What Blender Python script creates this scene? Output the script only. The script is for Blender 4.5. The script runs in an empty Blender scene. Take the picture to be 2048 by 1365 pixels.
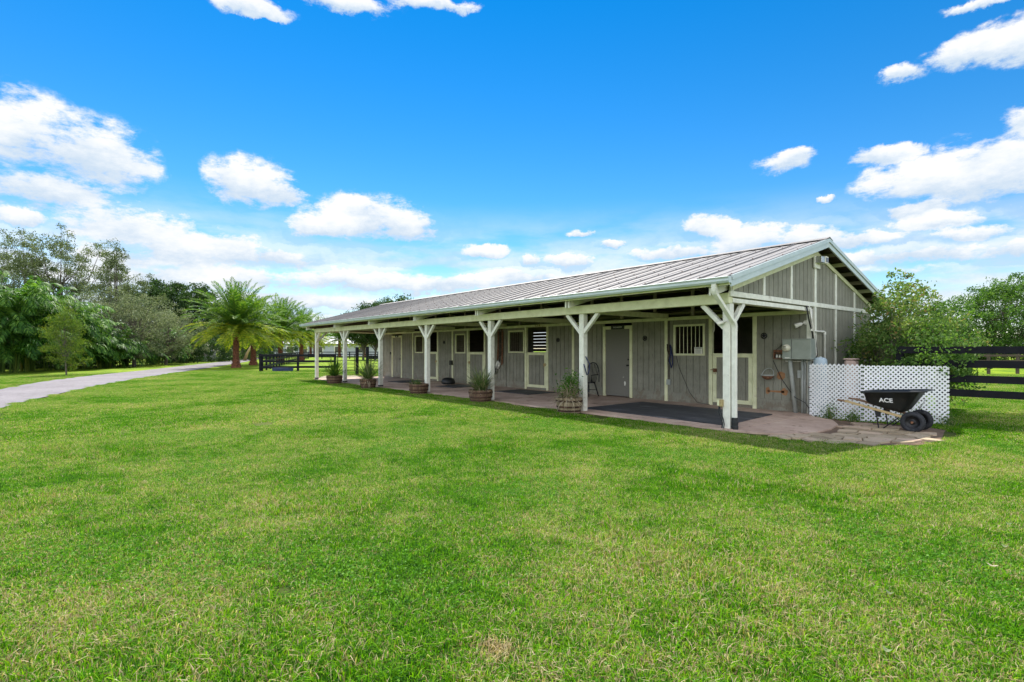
import bpy, math, random
import numpy as np
from mathutils import Vector, Matrix
R = math.radians
rnd = random.Random(11)
nr = np.random.default_rng(7)
sc = bpy.context.scene
COL = sc.collection
GZ = -0.04                      # lawn level; the concrete floor is z = 0

# ------------------------------------------------------------------ materials
def newmat(name):
    m = bpy.data.materials.new(name); m.use_nodes = True
    nt = m.node_tree
    for n in list(nt.nodes): nt.nodes.remove(n)
    return m, nt
def N(nt, typ, **kw):
    n = nt.nodes.new(typ)
    for k, v in kw.items():
        if k in ('operation', 'blend_type', 'data_type', 'feature', 'distance', 'sky_type', 'interpolation', 'noise_dimensions'):
            setattr(n, k, v)
    return n
def ramp(nt, fac, stops):
    r = nt.nodes.new('ShaderNodeValToRGB')
    e = r.color_ramp.elements
    while len(e) < len(stops): e.new(0.5)
    for i, (p, c) in enumerate(stops):
        e[i].position = p; e[i].color = (*c, 1)
    nt.links.new(fac, r.inputs[0])
    return r.outputs[0]
def noise(nt, vec, scale, detail=4, rough=0.55, sc3=None):
    if sc3:
        m = nt.nodes.new('ShaderNodeMapping'); m.inputs['Scale'].default_value = sc3
        nt.links.new(vec, m.inputs[0]); vec = m.outputs[0]
    n = nt.nodes.new('ShaderNodeTexNoise')
    n.inputs['Scale'].default_value = scale; n.inputs['Detail'].default_value = detail
    n.inputs['Roughness'].default_value = rough
    nt.links.new(vec, n.inputs['Vector'])
    return n.outputs['Fac']
def mixc(nt, fac, a, b, mode='MIX'):
    n = nt.nodes.new('ShaderNodeMix'); n.data_type = 'RGBA'; n.blend_type = mode
    for i, v in ((0, fac), (6, a), (7, b)):
        if isinstance(v, (int, float)): n.inputs[i].default_value = v
        elif isinstance(v, tuple): n.inputs[i].default_value = (*v, 1)
        else: nt.links.new(v, n.inputs[i])
    return n.outputs[2]
def mathn(nt, op, a, b=None, c=None, clamp=False):
    n = nt.nodes.new('ShaderNodeMath'); n.operation = op; n.use_clamp = clamp
    for i, v in enumerate((a, b, c)):
        if v is None: continue
        if isinstance(v, (int, float)): n.inputs[i].default_value = v
        else: nt.links.new(v, n.inputs[i])
    return n.outputs[0]
def smooth(nt, v, a, b, c=0.0, d=1.0):
    n = nt.nodes.new('ShaderNodeMapRange'); n.interpolation_type = 'SMOOTHSTEP'
    nt.links.new(v, n.inputs[0])
    for i, x in zip((1, 2, 3, 4), (a, b, c, d)): n.inputs[i].default_value = x
    return n.outputs[0]
def principled(nt, color, rough=0.6, metal=0.0, bump=None, bstr=0.3, bdist=0.01, spec=0.5, disp=None):
    p = nt.nodes.new('ShaderNodeBsdfPrincipled')
    if isinstance(color, tuple): p.inputs['Base Color'].default_value = (*color, 1)
    else: nt.links.new(color, p.inputs['Base Color'])
    if isinstance(rough, (int, float)): p.inputs['Roughness'].default_value = rough
    else: nt.links.new(rough, p.inputs['Roughness'])
    p.inputs['Metallic'].default_value = metal
    p.inputs['Specular IOR Level'].default_value = spec
    if bump is not None:
        b = nt.nodes.new('ShaderNodeBump'); b.inputs['Strength'].default_value = bstr
        b.inputs['Distance'].default_value = bdist
        nt.links.new(bump, b.inputs['Height']); nt.links.new(b.outputs[0], p.inputs['Normal'])
    o = nt.nodes.new('ShaderNodeOutputMaterial')
    nt.links.new(p.outputs[0], o.inputs[0])
    return p
def objco(nt):
    return nt.nodes.new('ShaderNodeTexCoord').outputs['Object']
def wpos(nt):
    return nt.nodes.new('ShaderNodeNewGeometry').outputs['Position']
def simple(name, c1, c2, scale=6, rough=0.6, metal=0.0, bstr=0.2, sc3=(1, 1, 1), spec=0.4, dirt=None):
    m, nt = newmat(name)
    p = wpos(nt)
    f = noise(nt, p, scale, 5, 0.6, sc3)
    c = ramp(nt, f, [(0.32, c1), (0.68, c2)])
    if dirt:
        g = smooth(nt, noise(nt, p, dirt[1], 6, 0.7), dirt[2], dirt[2] + 0.12)
        c = mixc(nt, g, c, dirt[0])
    principled(nt, c, rough, metal, f, bstr, 0.004, spec)
    return m
def leafmat(name, stops, trans=0.4, gloss=0.6, wn=0.5, tint=(1.25, 1.35, 0.55)):
    m, nt = newmat(name)
    g = nt.nodes.new('ShaderNodeNewGeometry')
    n = noise(nt, g.outputs['Position'], wn, 3)
    f = mathn(nt, 'ADD', mathn(nt, 'MULTIPLY', g.outputs['Random Per Island'], 0.62), mathn(nt, 'MULTIPLY', n, 0.55))
    f = mathn(nt, 'SUBTRACT', f, 0.08, clamp=True)
    c = ramp(nt, f, stops)
    d = nt.nodes.new('ShaderNodeBsdfPrincipled')
    d.inputs['Roughness'].default_value = gloss; d.inputs['Specular IOR Level'].default_value = 0.2
    nt.links.new(c, d.inputs['Base Color'])
    t = nt.nodes.new('ShaderNodeBsdfTranslucent')
    nt.links.new(mixc(nt, 1.0, c, tint, 'MULTIPLY'), t.inputs[0])
    mx = nt.nodes.new('ShaderNodeMixShader'); mx.inputs[0].default_value = trans
    nt.links.new(d.outputs[0], mx.inputs[1]); nt.links.new(t.outputs[0], mx.inputs[2])
    o = nt.nodes.new('ShaderNodeOutputMaterial'); nt.links.new(mx.outputs[0], o.inputs[0])
    return m

MT = {}
# painted siding: taupe grey, slightly mottled, a little rubbed and dirty low down
def siding_mat():
    m, nt = newmat('siding_paint'); p = wpos(nt)
    fine = noise(nt, p, 60, 4, 0.7, (1, 1, 0.12))
    mid = noise(nt, p, 2.2, 5, 0.65)
    c = ramp(nt, mid, [(0.3, (0.20, 0.193, 0.150)), (0.7, (0.28, 0.272, 0.218))])
    c = mixc(nt, smooth(nt, fine, 0.5, 0.75), c, (0.14, 0.128, 0.108))
    worn = smooth(nt, noise(nt, p, 5.5, 8, 0.75), 0.66, 0.74)
    c = mixc(nt, mathn(nt, 'MULTIPLY', worn, 0.55), c, (0.10, 0.075, 0.05))
    sz = nt.nodes.new('ShaderNodeSeparateXYZ'); nt.links.new(p, sz.inputs[0])
    splash = smooth(nt, mathn(nt, 'SUBTRACT', noise(nt, p, 3.5, 8, 0.8), mathn(nt, 'MULTIPLY', sz.outputs[2], 0.35)), 0.44, 0.50)
    c = mixc(nt, mathn(nt, 'MULTIPLY', splash, 0.5), c, (0.17, 0.125, 0.085))      # dried mud splashes
    principled(nt, c, 0.8, 0, fine, 0.35, 0.004, 0.25)
    return m
MT['siding'] = siding_mat()
MT['white'] = simple('white_paint', (0.63, 0.62, 0.53), (0.79, 0.78, 0.68), 7, 0.6, bstr=.35, dirt=((0.40, 0.36, 0.28), 3.6, 0.59))
MT['cream'] = simple('cream_lawn_bounce', (0.59, 0.59, 0.36), (0.74, 0.74, 0.49), 5, 0.6, dirt=((0.30, 0.24, 0.15), 7.0, 0.62))  # cream trim, with extra yellow painted in for light bounced off the lawn
MT['fascia'] = simple('grey_trim_metal', (0.44, 0.50, 0.49), (0.52, 0.58, 0.57), 4, 0.4, 0.2, dirt=((0.25, 0.27, 0.25), 4, 0.66))
MT['darkwood'] = simple('old_dark_wood', (0.035, 0.026, 0.018), (0.09, 0.065, 0.045), 5, 0.85, sc3=(0.3, 0.3, 3))
MT['gablewood'] = simple('brown_gable_boards', (0.10, 0.075, 0.055), (0.19, 0.145, 0.11), 5, 0.85, sc3=(1, 3, .4))
MT['rafterwood'] = simple('rough_rafter_wood', (0.20, 0.17, 0.12), (0.36, 0.32, 0.24), 6, 0.8, sc3=(0.4, 2, 2))
MT['black'] = simple('black_fence_paint', (0.004, 0.005, 0.008), (0.010, 0.010, 0.014), 6, 0.7, spec=0.2)
MT['blackmetal'] = simple('black_metal', (0.01, 0.01, 0.012), (0.025, 0.024, 0.024), 12, 0.4, 0.3)
MT['blackplastic'] = simple('black_poly_plastic', (0.010, 0.012, 0.012), (0.022, 0.024, 0.025), 8, 0.45, 0, 0.05, dirt=((0.075, 0.062, 0.048), 6, 0.60))
MT['rubber'] = simple('tyre_rubber', (0.012, 0.013, 0.016), (0.035, 0.036, 0.042), 20, 0.75)
MT['pvc'] = simple('pvc_white', (0.62, 0.60, 0.52), (0.76, 0.74, 0.68), 9, 0.4, dirt=((0.42, 0.25, 0.16), 8, 0.6))
MT['lattice'] = simple('white_vinyl', (0.74, 0.74, 0.74), (0.84, 0.84, 0.85), 5, 0.45, dirt=((0.55, 0.56, 0.44), 5, 0.66))
MT['greybox'] = simple('grey_green_enamel', (0.21, 0.235, 0.20), (0.27, 0.295, 0.26), 5, 0.4, 0.1)
MT['conduit'] = simple('grey_conduit', (0.30, 0.32, 0.29), (0.42, 0.43, 0.40), 5, 0.5)
MT['rust'] = simple('rusty_iron', (0.07, 0.03, 0.018), (0.26, 0.12, 0.06), 18, 0.85)
MT['ashwood'] = simple('handle_wood', (0.36, 0.25, 0.11), (0.52, 0.39, 0.20), 8, 0.55, sc3=(0.4, 5, 5))
MT['gripwood'] = simple('worn_handle_wood', (0.16, 0.09, 0.05), (0.28, 0.17, 0.10), 8, 0.6, sc3=(0.4, 5, 5))
MT['galv'] = simple('bare_steel', (0.42, 0.42, 0.43), (0.6, 0.6, 0.6), 20, 0.35, 0.8)
MT['brass'] = simple('weathered_brass', (0.35, 0.25, 0.12), (0.5, 0.4, 0.2), 20, 0.5, 0.5)
MT['barrelwood'] = simple('barrel_oak', (0.075, 0.045, 0.028), (0.24, 0.15, 0.09), 4, 0.8, bstr=0.5, sc3=(4, 4, 0.6), dirt=((0.02, 0.016, 0.014), 4, 0.6))
MT['barrelpale'] = simple('barrel_bleached_oak', (0.20, 0.15, 0.09), (0.38, 0.30, 0.19), 4, 0.8, bstr=0.5, sc3=(4, 4, 0.6), dirt=((0.05, 0.035, 0.02), 4, 0.62))
MT['hoop'] = simple('barrel_hoop', (0.035, 0.022, 0.016), (0.11, 0.055, 0.035), 9, 0.7, 0.4)
MT['soil'] = simple('potting_soil', (0.02, 0.014, 0.009), (0.06, 0.042, 0.026), 30, 0.95, bstr=0.8)
MT['pinkplastic'] = simple('faded_tan_plastic', (0.50, 0.36, 0.30), (0.60, 0.45, 0.38), 4, 0.5)
MT['bluetank'] = simple('pale_blue_tank', (0.32, 0.40, 0.45), (0.42, 0.49, 0.54), 4, 0.4)
MT['bluerope'] = simple('navy_nylon', (0.01, 0.015, 0.06), (0.03, 0.04, 0.12), 20, 0.6)
MT['stain'] = simple('orange_overspray', (0.26, 0.12, 0.05), (0.36, 0.19, 0.09), 9, 0.8)
MT['signblack'] = simple('sign_black', (0.012, 0.012, 0.012), (0.02, 0.02, 0.02), 9, 0.4)
MT['signwhite'] = simple('sign_white', (0.68, 0.66, 0.58), (0.76, 0.74, 0.66), 9, 0.5)
MT['ink'] = simple('sign_ink', (0.02, 0.015, 0.01), (0.03, 0.02, 0.02), 9, 0.5)
MT['decal'] = simple('white_decal', (0.80, 0.80, 0.80), (0.84, 0.84, 0.84), 9, 0.5)
MT['housewall'] = simple('pale_grey_stucco', (0.36, 0.38, 0.42), (0.44, 0.46, 0.50), 2, 0.8)
MT['houseroof'] = simple('light_grey_roof', (0.45, 0.46, 0.49), (0.58, 0.58, 0.60), 2, 0.6)
MT['trough'] = simple('dark_blue_tub', (0.01, 0.02, 0.06), (0.02, 0.035, 0.10), 6, 0.4)
def glass():
    m, nt = newmat('dark_window_glass'); principled(nt, (0.02, 0.025, 0.03), 0.06, 0, spec=0.8); return m
MT['glass'] = glass()
def meterglass():
    m, nt = newmat('meter_dome'); principled(nt, (0.58, 0.55, 0.42), 0.15, 0, spec=0.8); return m
MT['dome'] = meterglass()

def roofmat():
    m, nt = newmat('galvanised_roof'); p = wpos(nt)
    a = noise(nt, p, 0.55, 4, 0.6, (1, 0.15, 0.15)); b = noise(nt, p, 9, 6, 0.7, (1, 0.25, 1))
    f = mathn(nt, 'ADD', mathn(nt, 'MULTIPLY', a, 0.7), mathn(nt, 'MULTIPLY', b, 0.3))
    c = ramp(nt, f, [(0.36, (0.165, 0.155, 0.145)), (0.52, (0.215, 0.20, 0.188)), (0.68, (0.28, 0.26, 0.235))])
    sx = nt.nodes.new('ShaderNodeSeparateXYZ'); nt.links.new(p, sx.inputs[0])
    low = smooth(nt, sx.outputs[1], -0.1, -0.48)                     # leaf litter and rust collect along the eave
    sp = smooth(nt, noise(nt, p, 7, 7, 0.8), 0.53, 0.6)
    c = mixc(nt, mathn(nt, 'MULTIPLY', low, sp), c, (0.12, 0.08, 0.055))
    st = smooth(nt, noise(nt, p, 3.5, 6, 0.7, (3, 0.3, 1)), 0.60, 0.75)
    c = mixc(nt, mathn(nt, 'MULTIPLY', st, 0.45), c, (0.17, 0.145, 0.13))
    principled(nt, c, 0.6, 0.15, b, 0.15, 0.004, 0.35)
    return m
MT['roof'] = roofmat()
def slabmat():
    m, nt = newmat('pink_concrete'); p = wpos(nt)
    a = noise(nt, p, 0.9, 6, 0.65); b = noise(nt, p, 16, 6, 0.7)
    c = ramp(nt, a, [(0.3, (0.28, 0.195, 0.145)), (0.5, (0.43, 0.31, 0.24)), (0.7, (0.54, 0.42, 0.33))])
    c = mixc(nt, mathn(nt, 'MULTIPLY', smooth(nt, b, 0.5, 0.75), 0.5), c, (0.22, 0.15, 0.12))
    c = mixc(nt, smooth(nt, noise(nt, p, 2.3, 7, 0.75), 0.55, 0.66), c, (0.16, 0.105, 0.07))
    principled(nt, c, 0.8, 0, b, 0.3, 0.005, 0.3); return m
MT['slab'] = slabmat()
def matmat():
    m, nt = newmat('rubber_stall_mat'); p = wpos(nt)
    a = noise(nt, p, 2.2, 6, 0.7, (0.6, 2, 1)); b = noise(nt, p, 40, 3)
    c = ramp(nt, a, [(0.35, (0.022, 0.023, 0.027)), (0.55, (0.055, 0.057, 0.064)), (0.72, (0.17, 0.17, 0.18))])
    principled(nt, c, 0.62, 0, b, 0.4, 0.003, 0.4); return m
MT['matr'] = matmat()
def flagmat():
    m, nt = newmat('flagstone'); p = wpos(nt)
    g = nt.nodes.new('ShaderNodeNewGeometry')
    a = noise(nt, p, 4, 6, 0.7)
    f = mathn(nt, 'ADD', mathn(nt, 'MULTIPLY', g.outputs['Random Per Island'], 0.5), mathn(nt, 'MULTIPLY', a, 0.5))
    c = ramp(nt, f, [(0.25, (0.24, 0.18, 0.11)), (0.5, (0.38, 0.30, 0.20)), (0.8, (0.48, 0.34, 0.25))])
    c = mixc(nt, smooth(nt, noise(nt, p, 9, 7, 0.75), 0.58, 0.66), c, (0.10, 0.085, 0.05))
    principled(nt, c, 0.85, 0, a, 0.6, 0.01, 0.3); return m
MT['flag'] = flagmat()
MT['dirt'] = simple('bare_dirt', (0.07, 0.045, 0.028), (0.19, 0.12, 0.075), 5, 0.95, bstr=0.8)
MT['sand'] = simple('pale_sand', (0.20, 0.16, 0.11), (0.34, 0.28, 0.20), 3, 0.95, bstr=0.5, dirt=((0.10, 0.14, 0.04), 2.5, 0.52))
def roadmat():
    m, nt = newmat('driveway_asphalt'); p = wpos(nt)
    a = noise(nt, p, 0.5, 5, 0.6); b = noise(nt, p, 26, 5, 0.7)
    c = ramp(nt, a, [(0.3, (0.15, 0.135, 0.142)), (0.7, (0.22, 0.20, 0.208))])
    c = mixc(nt, mathn(nt, 'MULTIPLY', smooth(nt, b, 0.5, 0.7), 0.6), c, (0.08, 0.07, 0.07))
    c = mixc(nt, mathn(nt, 'MULTIPLY', smooth(nt, noise(nt, p, 3, 7, 0.8), 0.53, 0.62), 0.6), c, (0.085, 0.07, 0.06))
    principled(nt, c, 0.85, 0, b, 0.5, 0.006, 0.3); return m
MT['road'] = roadmat()

GRASS_STOPS = [(0.10, (0.030, 0.080, 0.004)), (0.35, (0.11, 0.19, 0.005)), (0.55, (0.20, 0.28, 0.008)),
               (0.72, (0.30, 0.32, 0.020)), (0.85, (0.34, 0.33, 0.10)), (0.97, (0.46, 0.38, 0.20))]
def lawn_factor(nt, pos):
    """large soft patches of drier turf, small tan tufts"""
    a = noise(nt, pos, 0.42, 4, 0.6)
    b = noise(nt, pos, 2.6, 4, 0.6)
    s = mathn(nt, 'ADD', mathn(nt, 'MULTIPLY', mathn(nt, 'SUBTRACT', a, 0.5), 1.0), mathn(nt, 'MULTIPLY', mathn(nt, 'SUBTRACT', b, 0.5), 0.62))
    return s
def groundmat():
    m, nt = newmat('lawn_ground'); p = wpos(nt)
    s = lawn_factor(nt, p)
    f = mathn(nt, 'ADD', s, mathn(nt, 'ADD', mathn(nt, 'MULTIPLY', noise(nt, p, 45, 5, 0.8), 0.75), 0.06), clamp=True)
    far = ramp(nt, f, GRASS_STOPS)
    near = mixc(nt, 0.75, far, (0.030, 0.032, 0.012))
    # beyond the modelled blades the sheet is the turf itself
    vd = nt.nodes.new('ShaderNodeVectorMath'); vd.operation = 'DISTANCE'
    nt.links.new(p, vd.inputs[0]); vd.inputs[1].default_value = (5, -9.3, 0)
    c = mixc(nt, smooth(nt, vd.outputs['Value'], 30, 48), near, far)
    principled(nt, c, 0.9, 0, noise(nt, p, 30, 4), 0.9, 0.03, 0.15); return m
MT['ground'] = groundmat()
def blademat(clover=False):
    m, nt = newmat('clover_leaves' if clover else 'grass_blades')
    g = nt.nodes.new('ShaderNodeNewGeometry')
    r = g.outputs['Random Per Island']
    if clover:
        c = ramp(nt, r, [(0.0, (0.04, 0.14, 0.01)), (0.7, (0.12, 0.29, 0.03)), (1.0, (0.24, 0.38, 0.12))])
    else:
        s = lawn_factor(nt, g.outputs['Position'])
        r2 = mathn(nt, 'FRACT', mathn(nt, 'MULTIPLY', r, 37.7))
        f = mathn(nt, 'ADD', mathn(nt, 'MULTIPLY', s, .55), mathn(nt, 'ADD', mathn(nt, 'MULTIPLY', r, 0.7), 0.09), clamp=True)
        green = ramp(nt, f, GREEN_STOPS)
        dry = ramp(nt, r, [(0.0, (0.20, 0.13, 0.07)), (0.4, (0.40, 0.31, 0.17)), (0.8, (0.54, 0.43, 0.26)), (1.0, (0.60, 0.50, 0.34))])
        # share of dead straw among the green, higher in the dry patches; one scalped spot
        vd = nt.nodes.new('ShaderNodeVectorMath'); vd.operation = 'DISTANCE'
        nt.links.new(g.outputs['Position'], vd.inputs[0]); vd.inputs[1].default_value = (2.90, -7.70, 0)
        wob = mathn(nt, 'ADD', vd.outputs['Value'], mathn(nt, 'MULTIPLY', noise(nt, g.outputs['Position'], 7, 5, .7), 0.36))
        spot = smooth(nt, wob, 0.36, 0.20)
        share = mathn(nt, 'ADD', mathn(nt, 'ADD', mathn(nt, 'MULTIPLY', s, 1.45), .25), mathn(nt, 'MULTIPLY', spot, .75))
        c = mixc(nt, mathn(nt, 'LESS_THAN', r2, share), green, dry)
    d = nt.nodes.new('ShaderNodeBsdfPrincipled'); d.inputs['Roughness'].default_value = 0.65
    d.inputs['Specular IOR Level'].default_value = 0.10
    nt.links.new(c, d.inputs['Base Color'])
    t = nt.nodes.new('ShaderNodeBsdfTranslucent'); nt.links.new(mixc(nt, 1.0, c, (1.25, 1.4, 0.5), 'MULTIPLY'), t.inputs[0])
    mx = nt.nodes.new('ShaderNodeMixShader'); mx.inputs[0].default_value = 0.42
    nt.links.new(d.outputs[0], mx.inputs[1]); nt.links.new(t.outputs[0], mx.inputs[2])
    o = nt.nodes.new('ShaderNodeOutputMaterial'); nt.links.new(mx.outputs[0], o.inputs[0])
    return m
GREEN_STOPS = [(0.10, (0.012, 0.060, 0.004)), (0.35, (0.054, 0.190, 0.003)), (0.60, (0.145, 0.345, 0.004)), (0.85, (0.30, 0.47, 0.010))]
MT['clover'] = blademat(True)
MT['blade'] = blademat()
MT['bark'] = simple('grey_bark', (0.06, 0.05, 0.04), (0.17, 0.14, 0.11), 7, 0.9, bstr=0.8, sc3=(3, 3, 0.6))
MT['palmbark'] = simple('red_brown_palm_bark', (0.045, 0.018, 0.012), (0.30, 0.11, 0.06), 14, 0.9, bstr=0.9)
MT['leaf_dark'] = leafmat('dark_leaves', [(0.1, (0.012, 0.03, 0.010)), (0.5, (0.035, 0.075, 0.02)), (0.9, (0.075, 0.13, 0.035))], 0.28, wn=0.4)
MT['leaf_fine'] = leafmat('dull_fine_leaves', [(0.1, (0.045, 0.065, 0.026)), (0.5, (0.11, 0.145, 0.06)), (0.9, (0.24, 0.28, 0.14))], 0.3, wn=0.3, tint=(1.1, 1.15, 0.7))
MT['leaf_silver'] = leafmat('silvery_leaves', [(0.1, (0.055, 0.085, 0.035)), (0.5, (0.16, 0.20, 0.095)), (0.9, (0.36, 0.39, 0.23))], 0.3, wn=0.3, tint=(1.1, 1.1, 0.75))
MT['leaf_mid'] = leafmat('mid_green_leaves', [(0.1, (0.025, 0.07, 0.012)), (0.5, (0.06, 0.15, 0.02)), (0.9, (0.15, 0.26, 0.04))], 0.4, wn=0.5)
MT['leaf_hedge'] = leafmat('hedge_leaves', [(0.1, (0.03, 0.075, 0.015)), (0.5, (0.075, 0.16, 0.03)), (0.9, (0.17, 0.27, 0.06))], 0.4, wn=0.35)
MT['leaf_yellow'] = leafmat('yellow_green_leaves', [(0.1, (0.04, 0.085, 0.015)), (0.5, (0.10, 0.17, 0.025)), (0.82, (0.20, 0.24, 0.035)), (0.98, (0.32, 0.22, 0.04))], 0.45, wn=0.6)
MT['leaf_red'] = leafmat('mixed_bronze_leaves', [(0.1, (0.05, 0.10, 0.025)), (0.45, (0.11, 0.20, 0.04)), (0.72, (0.22, 0.28, 0.09)), (0.92, (0.30, 0.13, 0.07))], 0.4, wn=1.2)
MT['frond'] = leafmat('palm_fronds', [(0.1, (0.022, 0.065, 0.014)), (0.5, (0.065, 0.15, 0.022)), (0.9, (0.20, 0.28, 0.035))], 0.42, wn=0.4)
MT['frondold'] = leafmat('older_palm_fronds', [(0.1, (0.06, 0.13, 0.015)), (0.5, (0.20, 0.28, 0.02)), (0.9, (0.50, 0.44, 0.05))], 0.42, wn=0.4)
MT['areca'] = leafmat('areca_fronds', [(0.1, (0.014, 0.045, 0.010)), (0.5, (0.055, 0.15, 0.02)), (0.9, (0.19, 0.33, 0.05))], 0.35, 0.55, wn=0.3)
MT['spiky'] = leafmat('spiky_blades', [(0.1, (0.05, 0.10, 0.03)), (0.5, (0.11, 0.18, 0.05)), (0.8, (0.30, 0.29, 0.16)), (0.97, (0.42, 0.36, 0.24))], 0.35, wn=3)
MT['straw'] = leafmat('dry_straw', [(0.1, (0.25, 0.20, 0.12)), (0.5, (0.42, 0.35, 0.24)), (0.9, (0.55, 0.48, 0.36))], 0.3, wn=3, tint=(1.1, 1.0, .8))
MT['deadfrond'] = leafmat('dead_frond', [(0.1, (0.10, 0.05, 0.03)), (0.9, (0.26, 0.15, 0.09))], 0.2, wn=1, tint=(1.1, 1, .8))

# ------------------------------------------------------------------ objects
def tag(o, label=None, cat=None, group=None, kind=None):
    if label: o['label'] = label
    if cat: o['category'] = cat
    if group: o['group'] = group
    if kind: o['kind'] = kind
    return o
def thing(name, label, cat, loc=(0, 0, 0), rz=0.0, group=None):
    o = bpy.data.objects.new(name, None); COL.objects.link(o)
    o.location = loc; o.rotation_euler = (0, 0, rz); o.empty_display_size = 0.2
    return tag(o, label, cat, group)
def dup(root, loc, rz=0.0, label=None, scale=None):
    def rec(o, par):
        c = o.copy(); COL.objects.link(c)
        if par is not None: c.parent = par
        for ch in o.children: rec(ch, c)
        return c
    r = rec(root, None); r.location = loc; r.rotation_euler = (0, 0, rz)
    if scale: r.scale = (scale, scale, scale) if isinstance(scale, (int, float)) else scale
    if label: r['label'] = label
    return r
class MB:
    def __init__(s): s.v = []; s.f = []; s.arr = []; s.nv = 0; s.sm = False
    def add(s, vs, fs):
        b = len(s.v); s.v += [tuple(p) for p in vs]; s.f += [tuple(i + b for i in f) for f in fs]; return s
    def box(s, x0, x1, y0, y1, z0, z1):
        v = [(x0, y0, z0), (x1, y0, z0), (x1, y1, z0), (x0, y1, z0), (x0, y0, z1), (x1, y0, z1), (x1, y1, z1), (x0, y1, z1)]
        return s.add(v, [(0, 3, 2, 1), (4, 5, 6, 7), (0, 1, 5, 4), (1, 2, 6, 5), (2, 3, 7, 6), (3, 0, 4, 7)])
    def bar(s, p, q, w, h, up=(0, 0, 1)):
        """square bar from p to q, w across, h along 'up'"""
        p, q = Vector(p), Vector(q); d = (q - p).normalized(); u = Vector(up)
        a = d.cross(u)
        if a.length < 1e-4: a = d.cross(Vector((1, 0, 0)))
        a.normalize(); b = a.cross(d).normalized()
        a *= w / 2; b *= h / 2
        v = [p - a - b, p + a - b, p + a + b, p - a + b, q - a - b, q + a - b, q + a + b, q - a + b]
        return s.add(v, [(0, 1, 2, 3), (7, 6, 5, 4), (0, 4, 5, 1), (1, 5, 6, 2), (2, 6, 7, 3), (3, 7, 4, 0)])
    def tube(s, pts, r, n=8, caps=True):
        pts = [Vector(p) for p in pts]
        rs = r if isinstance(r, (list, tuple)) else [r] * len(pts)
        vs = []; fs = []; ref = None
        for i, p in enumerate(pts):
            d = (pts[min(i + 1, len(pts) - 1)] - pts[max(i - 1, 0)]).normalized()
            if ref is None:
                ref = d.cross(Vector((0, 0, 1)))
                if ref.length < 1e-3: ref = d.cross(Vector((1, 0, 0)))
            a = (ref - d * ref.dot(d)).normalized(); ref = a; b = d.cross(a)
            for k in range(n):
                t = 2 * math.pi * k / n
                vs.append(p + (a * math.cos(t) + b * math.sin(t)) * rs[i])
        for i in range(len(pts) - 1):
            for k in range(n):
                k2 = (k + 1) % n
                fs.append((i * n + k, i * n + k2, (i + 1) * n + k2, (i + 1) * n + k))
        if caps:
            fs.append(tuple(range(n))[::-1]); fs.append(tuple((len(pts) - 1) * n + k for k in range(n)))
        return s.add(vs, fs)
    def lathe(s, prof, c=(0, 0, 0), n=24, axis='Z', cap=True):
        vs = []; fs = []
        for (r, h) in prof:
            for k in range(n):
                t = 2 * math.pi * k / n
                x, y = r * math.cos(t), r * math.sin(t)
                p = {'Z': (x, y, h), 'Y': (x, h, y), 'X': (h, x, y)}[axis]
                vs.append((p[0] + c[0], p[1] + c[1], p[2] + c[2]))
        for i in range(len(prof) - 1):
            for k in range(n):
                k2 = (k + 1) % n
                fs.append((i * n + k, i * n + k2, (i + 1) * n + k2, (i + 1) * n + k))
        if cap:
            fs.append(tuple(range(n))[::-1]); fs.append(tuple((len(prof) - 1) * n + k for k in range(n)))
        return s.add(vs, fs)
    def prism(s, poly, f0, f1):
        """poly: list of 2-D points, f0/f1 map (a,b)->xyz for both ends"""
        n = len(poly)
        v = [f0(*p) for p in poly] + [f1(*p) for p in poly]
        return s.add(v, [tuple(range(n))[::-1], tuple(range(n, 2 * n))] + [(i, (i + 1) % n, n + (i + 1) % n, n + i) for i in range(n)])
    def quads(s, A):
        """A: (n,4,3) array of separate quads"""
        s.arr.append(np.asarray(A, dtype=np.float32)); return s
    def build(s, name, mat, parent=None, smooth=False, bevel=0.0, label=None, world=True):
        off = np.array(parent.location[:] if (parent is not None and world) else (0, 0, 0), dtype=np.float64)
        if parent is not None and world and parent.parent is not None:
            off = off + np.array(parent.parent.location[:])
        me = bpy.data.meshes.new(name)
        if s.arr:
            A = np.concatenate(s.arr) - off.astype(np.float32); k = A.shape[1]; n = len(A)
            V = A.reshape(-1, 3)
            nb = len(s.v)
            if nb: V = np.concatenate([np.array(s.v, dtype=np.float32) - off.astype(np.float32), V])
            tot = [len(f) for f in s.f] + [k] * n
            li = [i for f in s.f for i in f]
            li = np.concatenate([np.array(li, dtype=np.int32), np.arange(n * k, dtype=np.int32) + nb])
            me.vertices.add(len(V)); me.vertices.foreach_set('co', V.astype(np.float32).ravel())
            me.loops.add(len(li)); me.loops.foreach_set('vertex_index', li)
            st = np.concatenate([[0], np.cumsum(tot)[:-1]]).astype(np.int32)
            me.polygons.add(len(tot)); me.polygons.foreach_set('loop_start', st)
            me.polygons.foreach_set('loop_total', np.array(tot, dtype=np.int32))
            me.update(calc_edges=True)
        else:
            me.from_pydata([tuple(np.array(p) - off) for p in s.v], [], s.f); me.update()
        if smooth: me.polygons.foreach_set('use_smooth', [True] * len(me.polygons))
        me.materials.append(MT[mat] if isinstance(mat, str) else mat)
        o = bpy.data.objects.new(name, me); COL.objects.link(o)
        if parent is not None:
            o.parent = parent
        if bevel > 0:
            b = o.modifiers.new('bevel', 'BEVEL'); b.width = bevel; b.segments = 1; b.limit_method = 'ANGLE'
        if label: o['label'] = label
        return o
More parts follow.
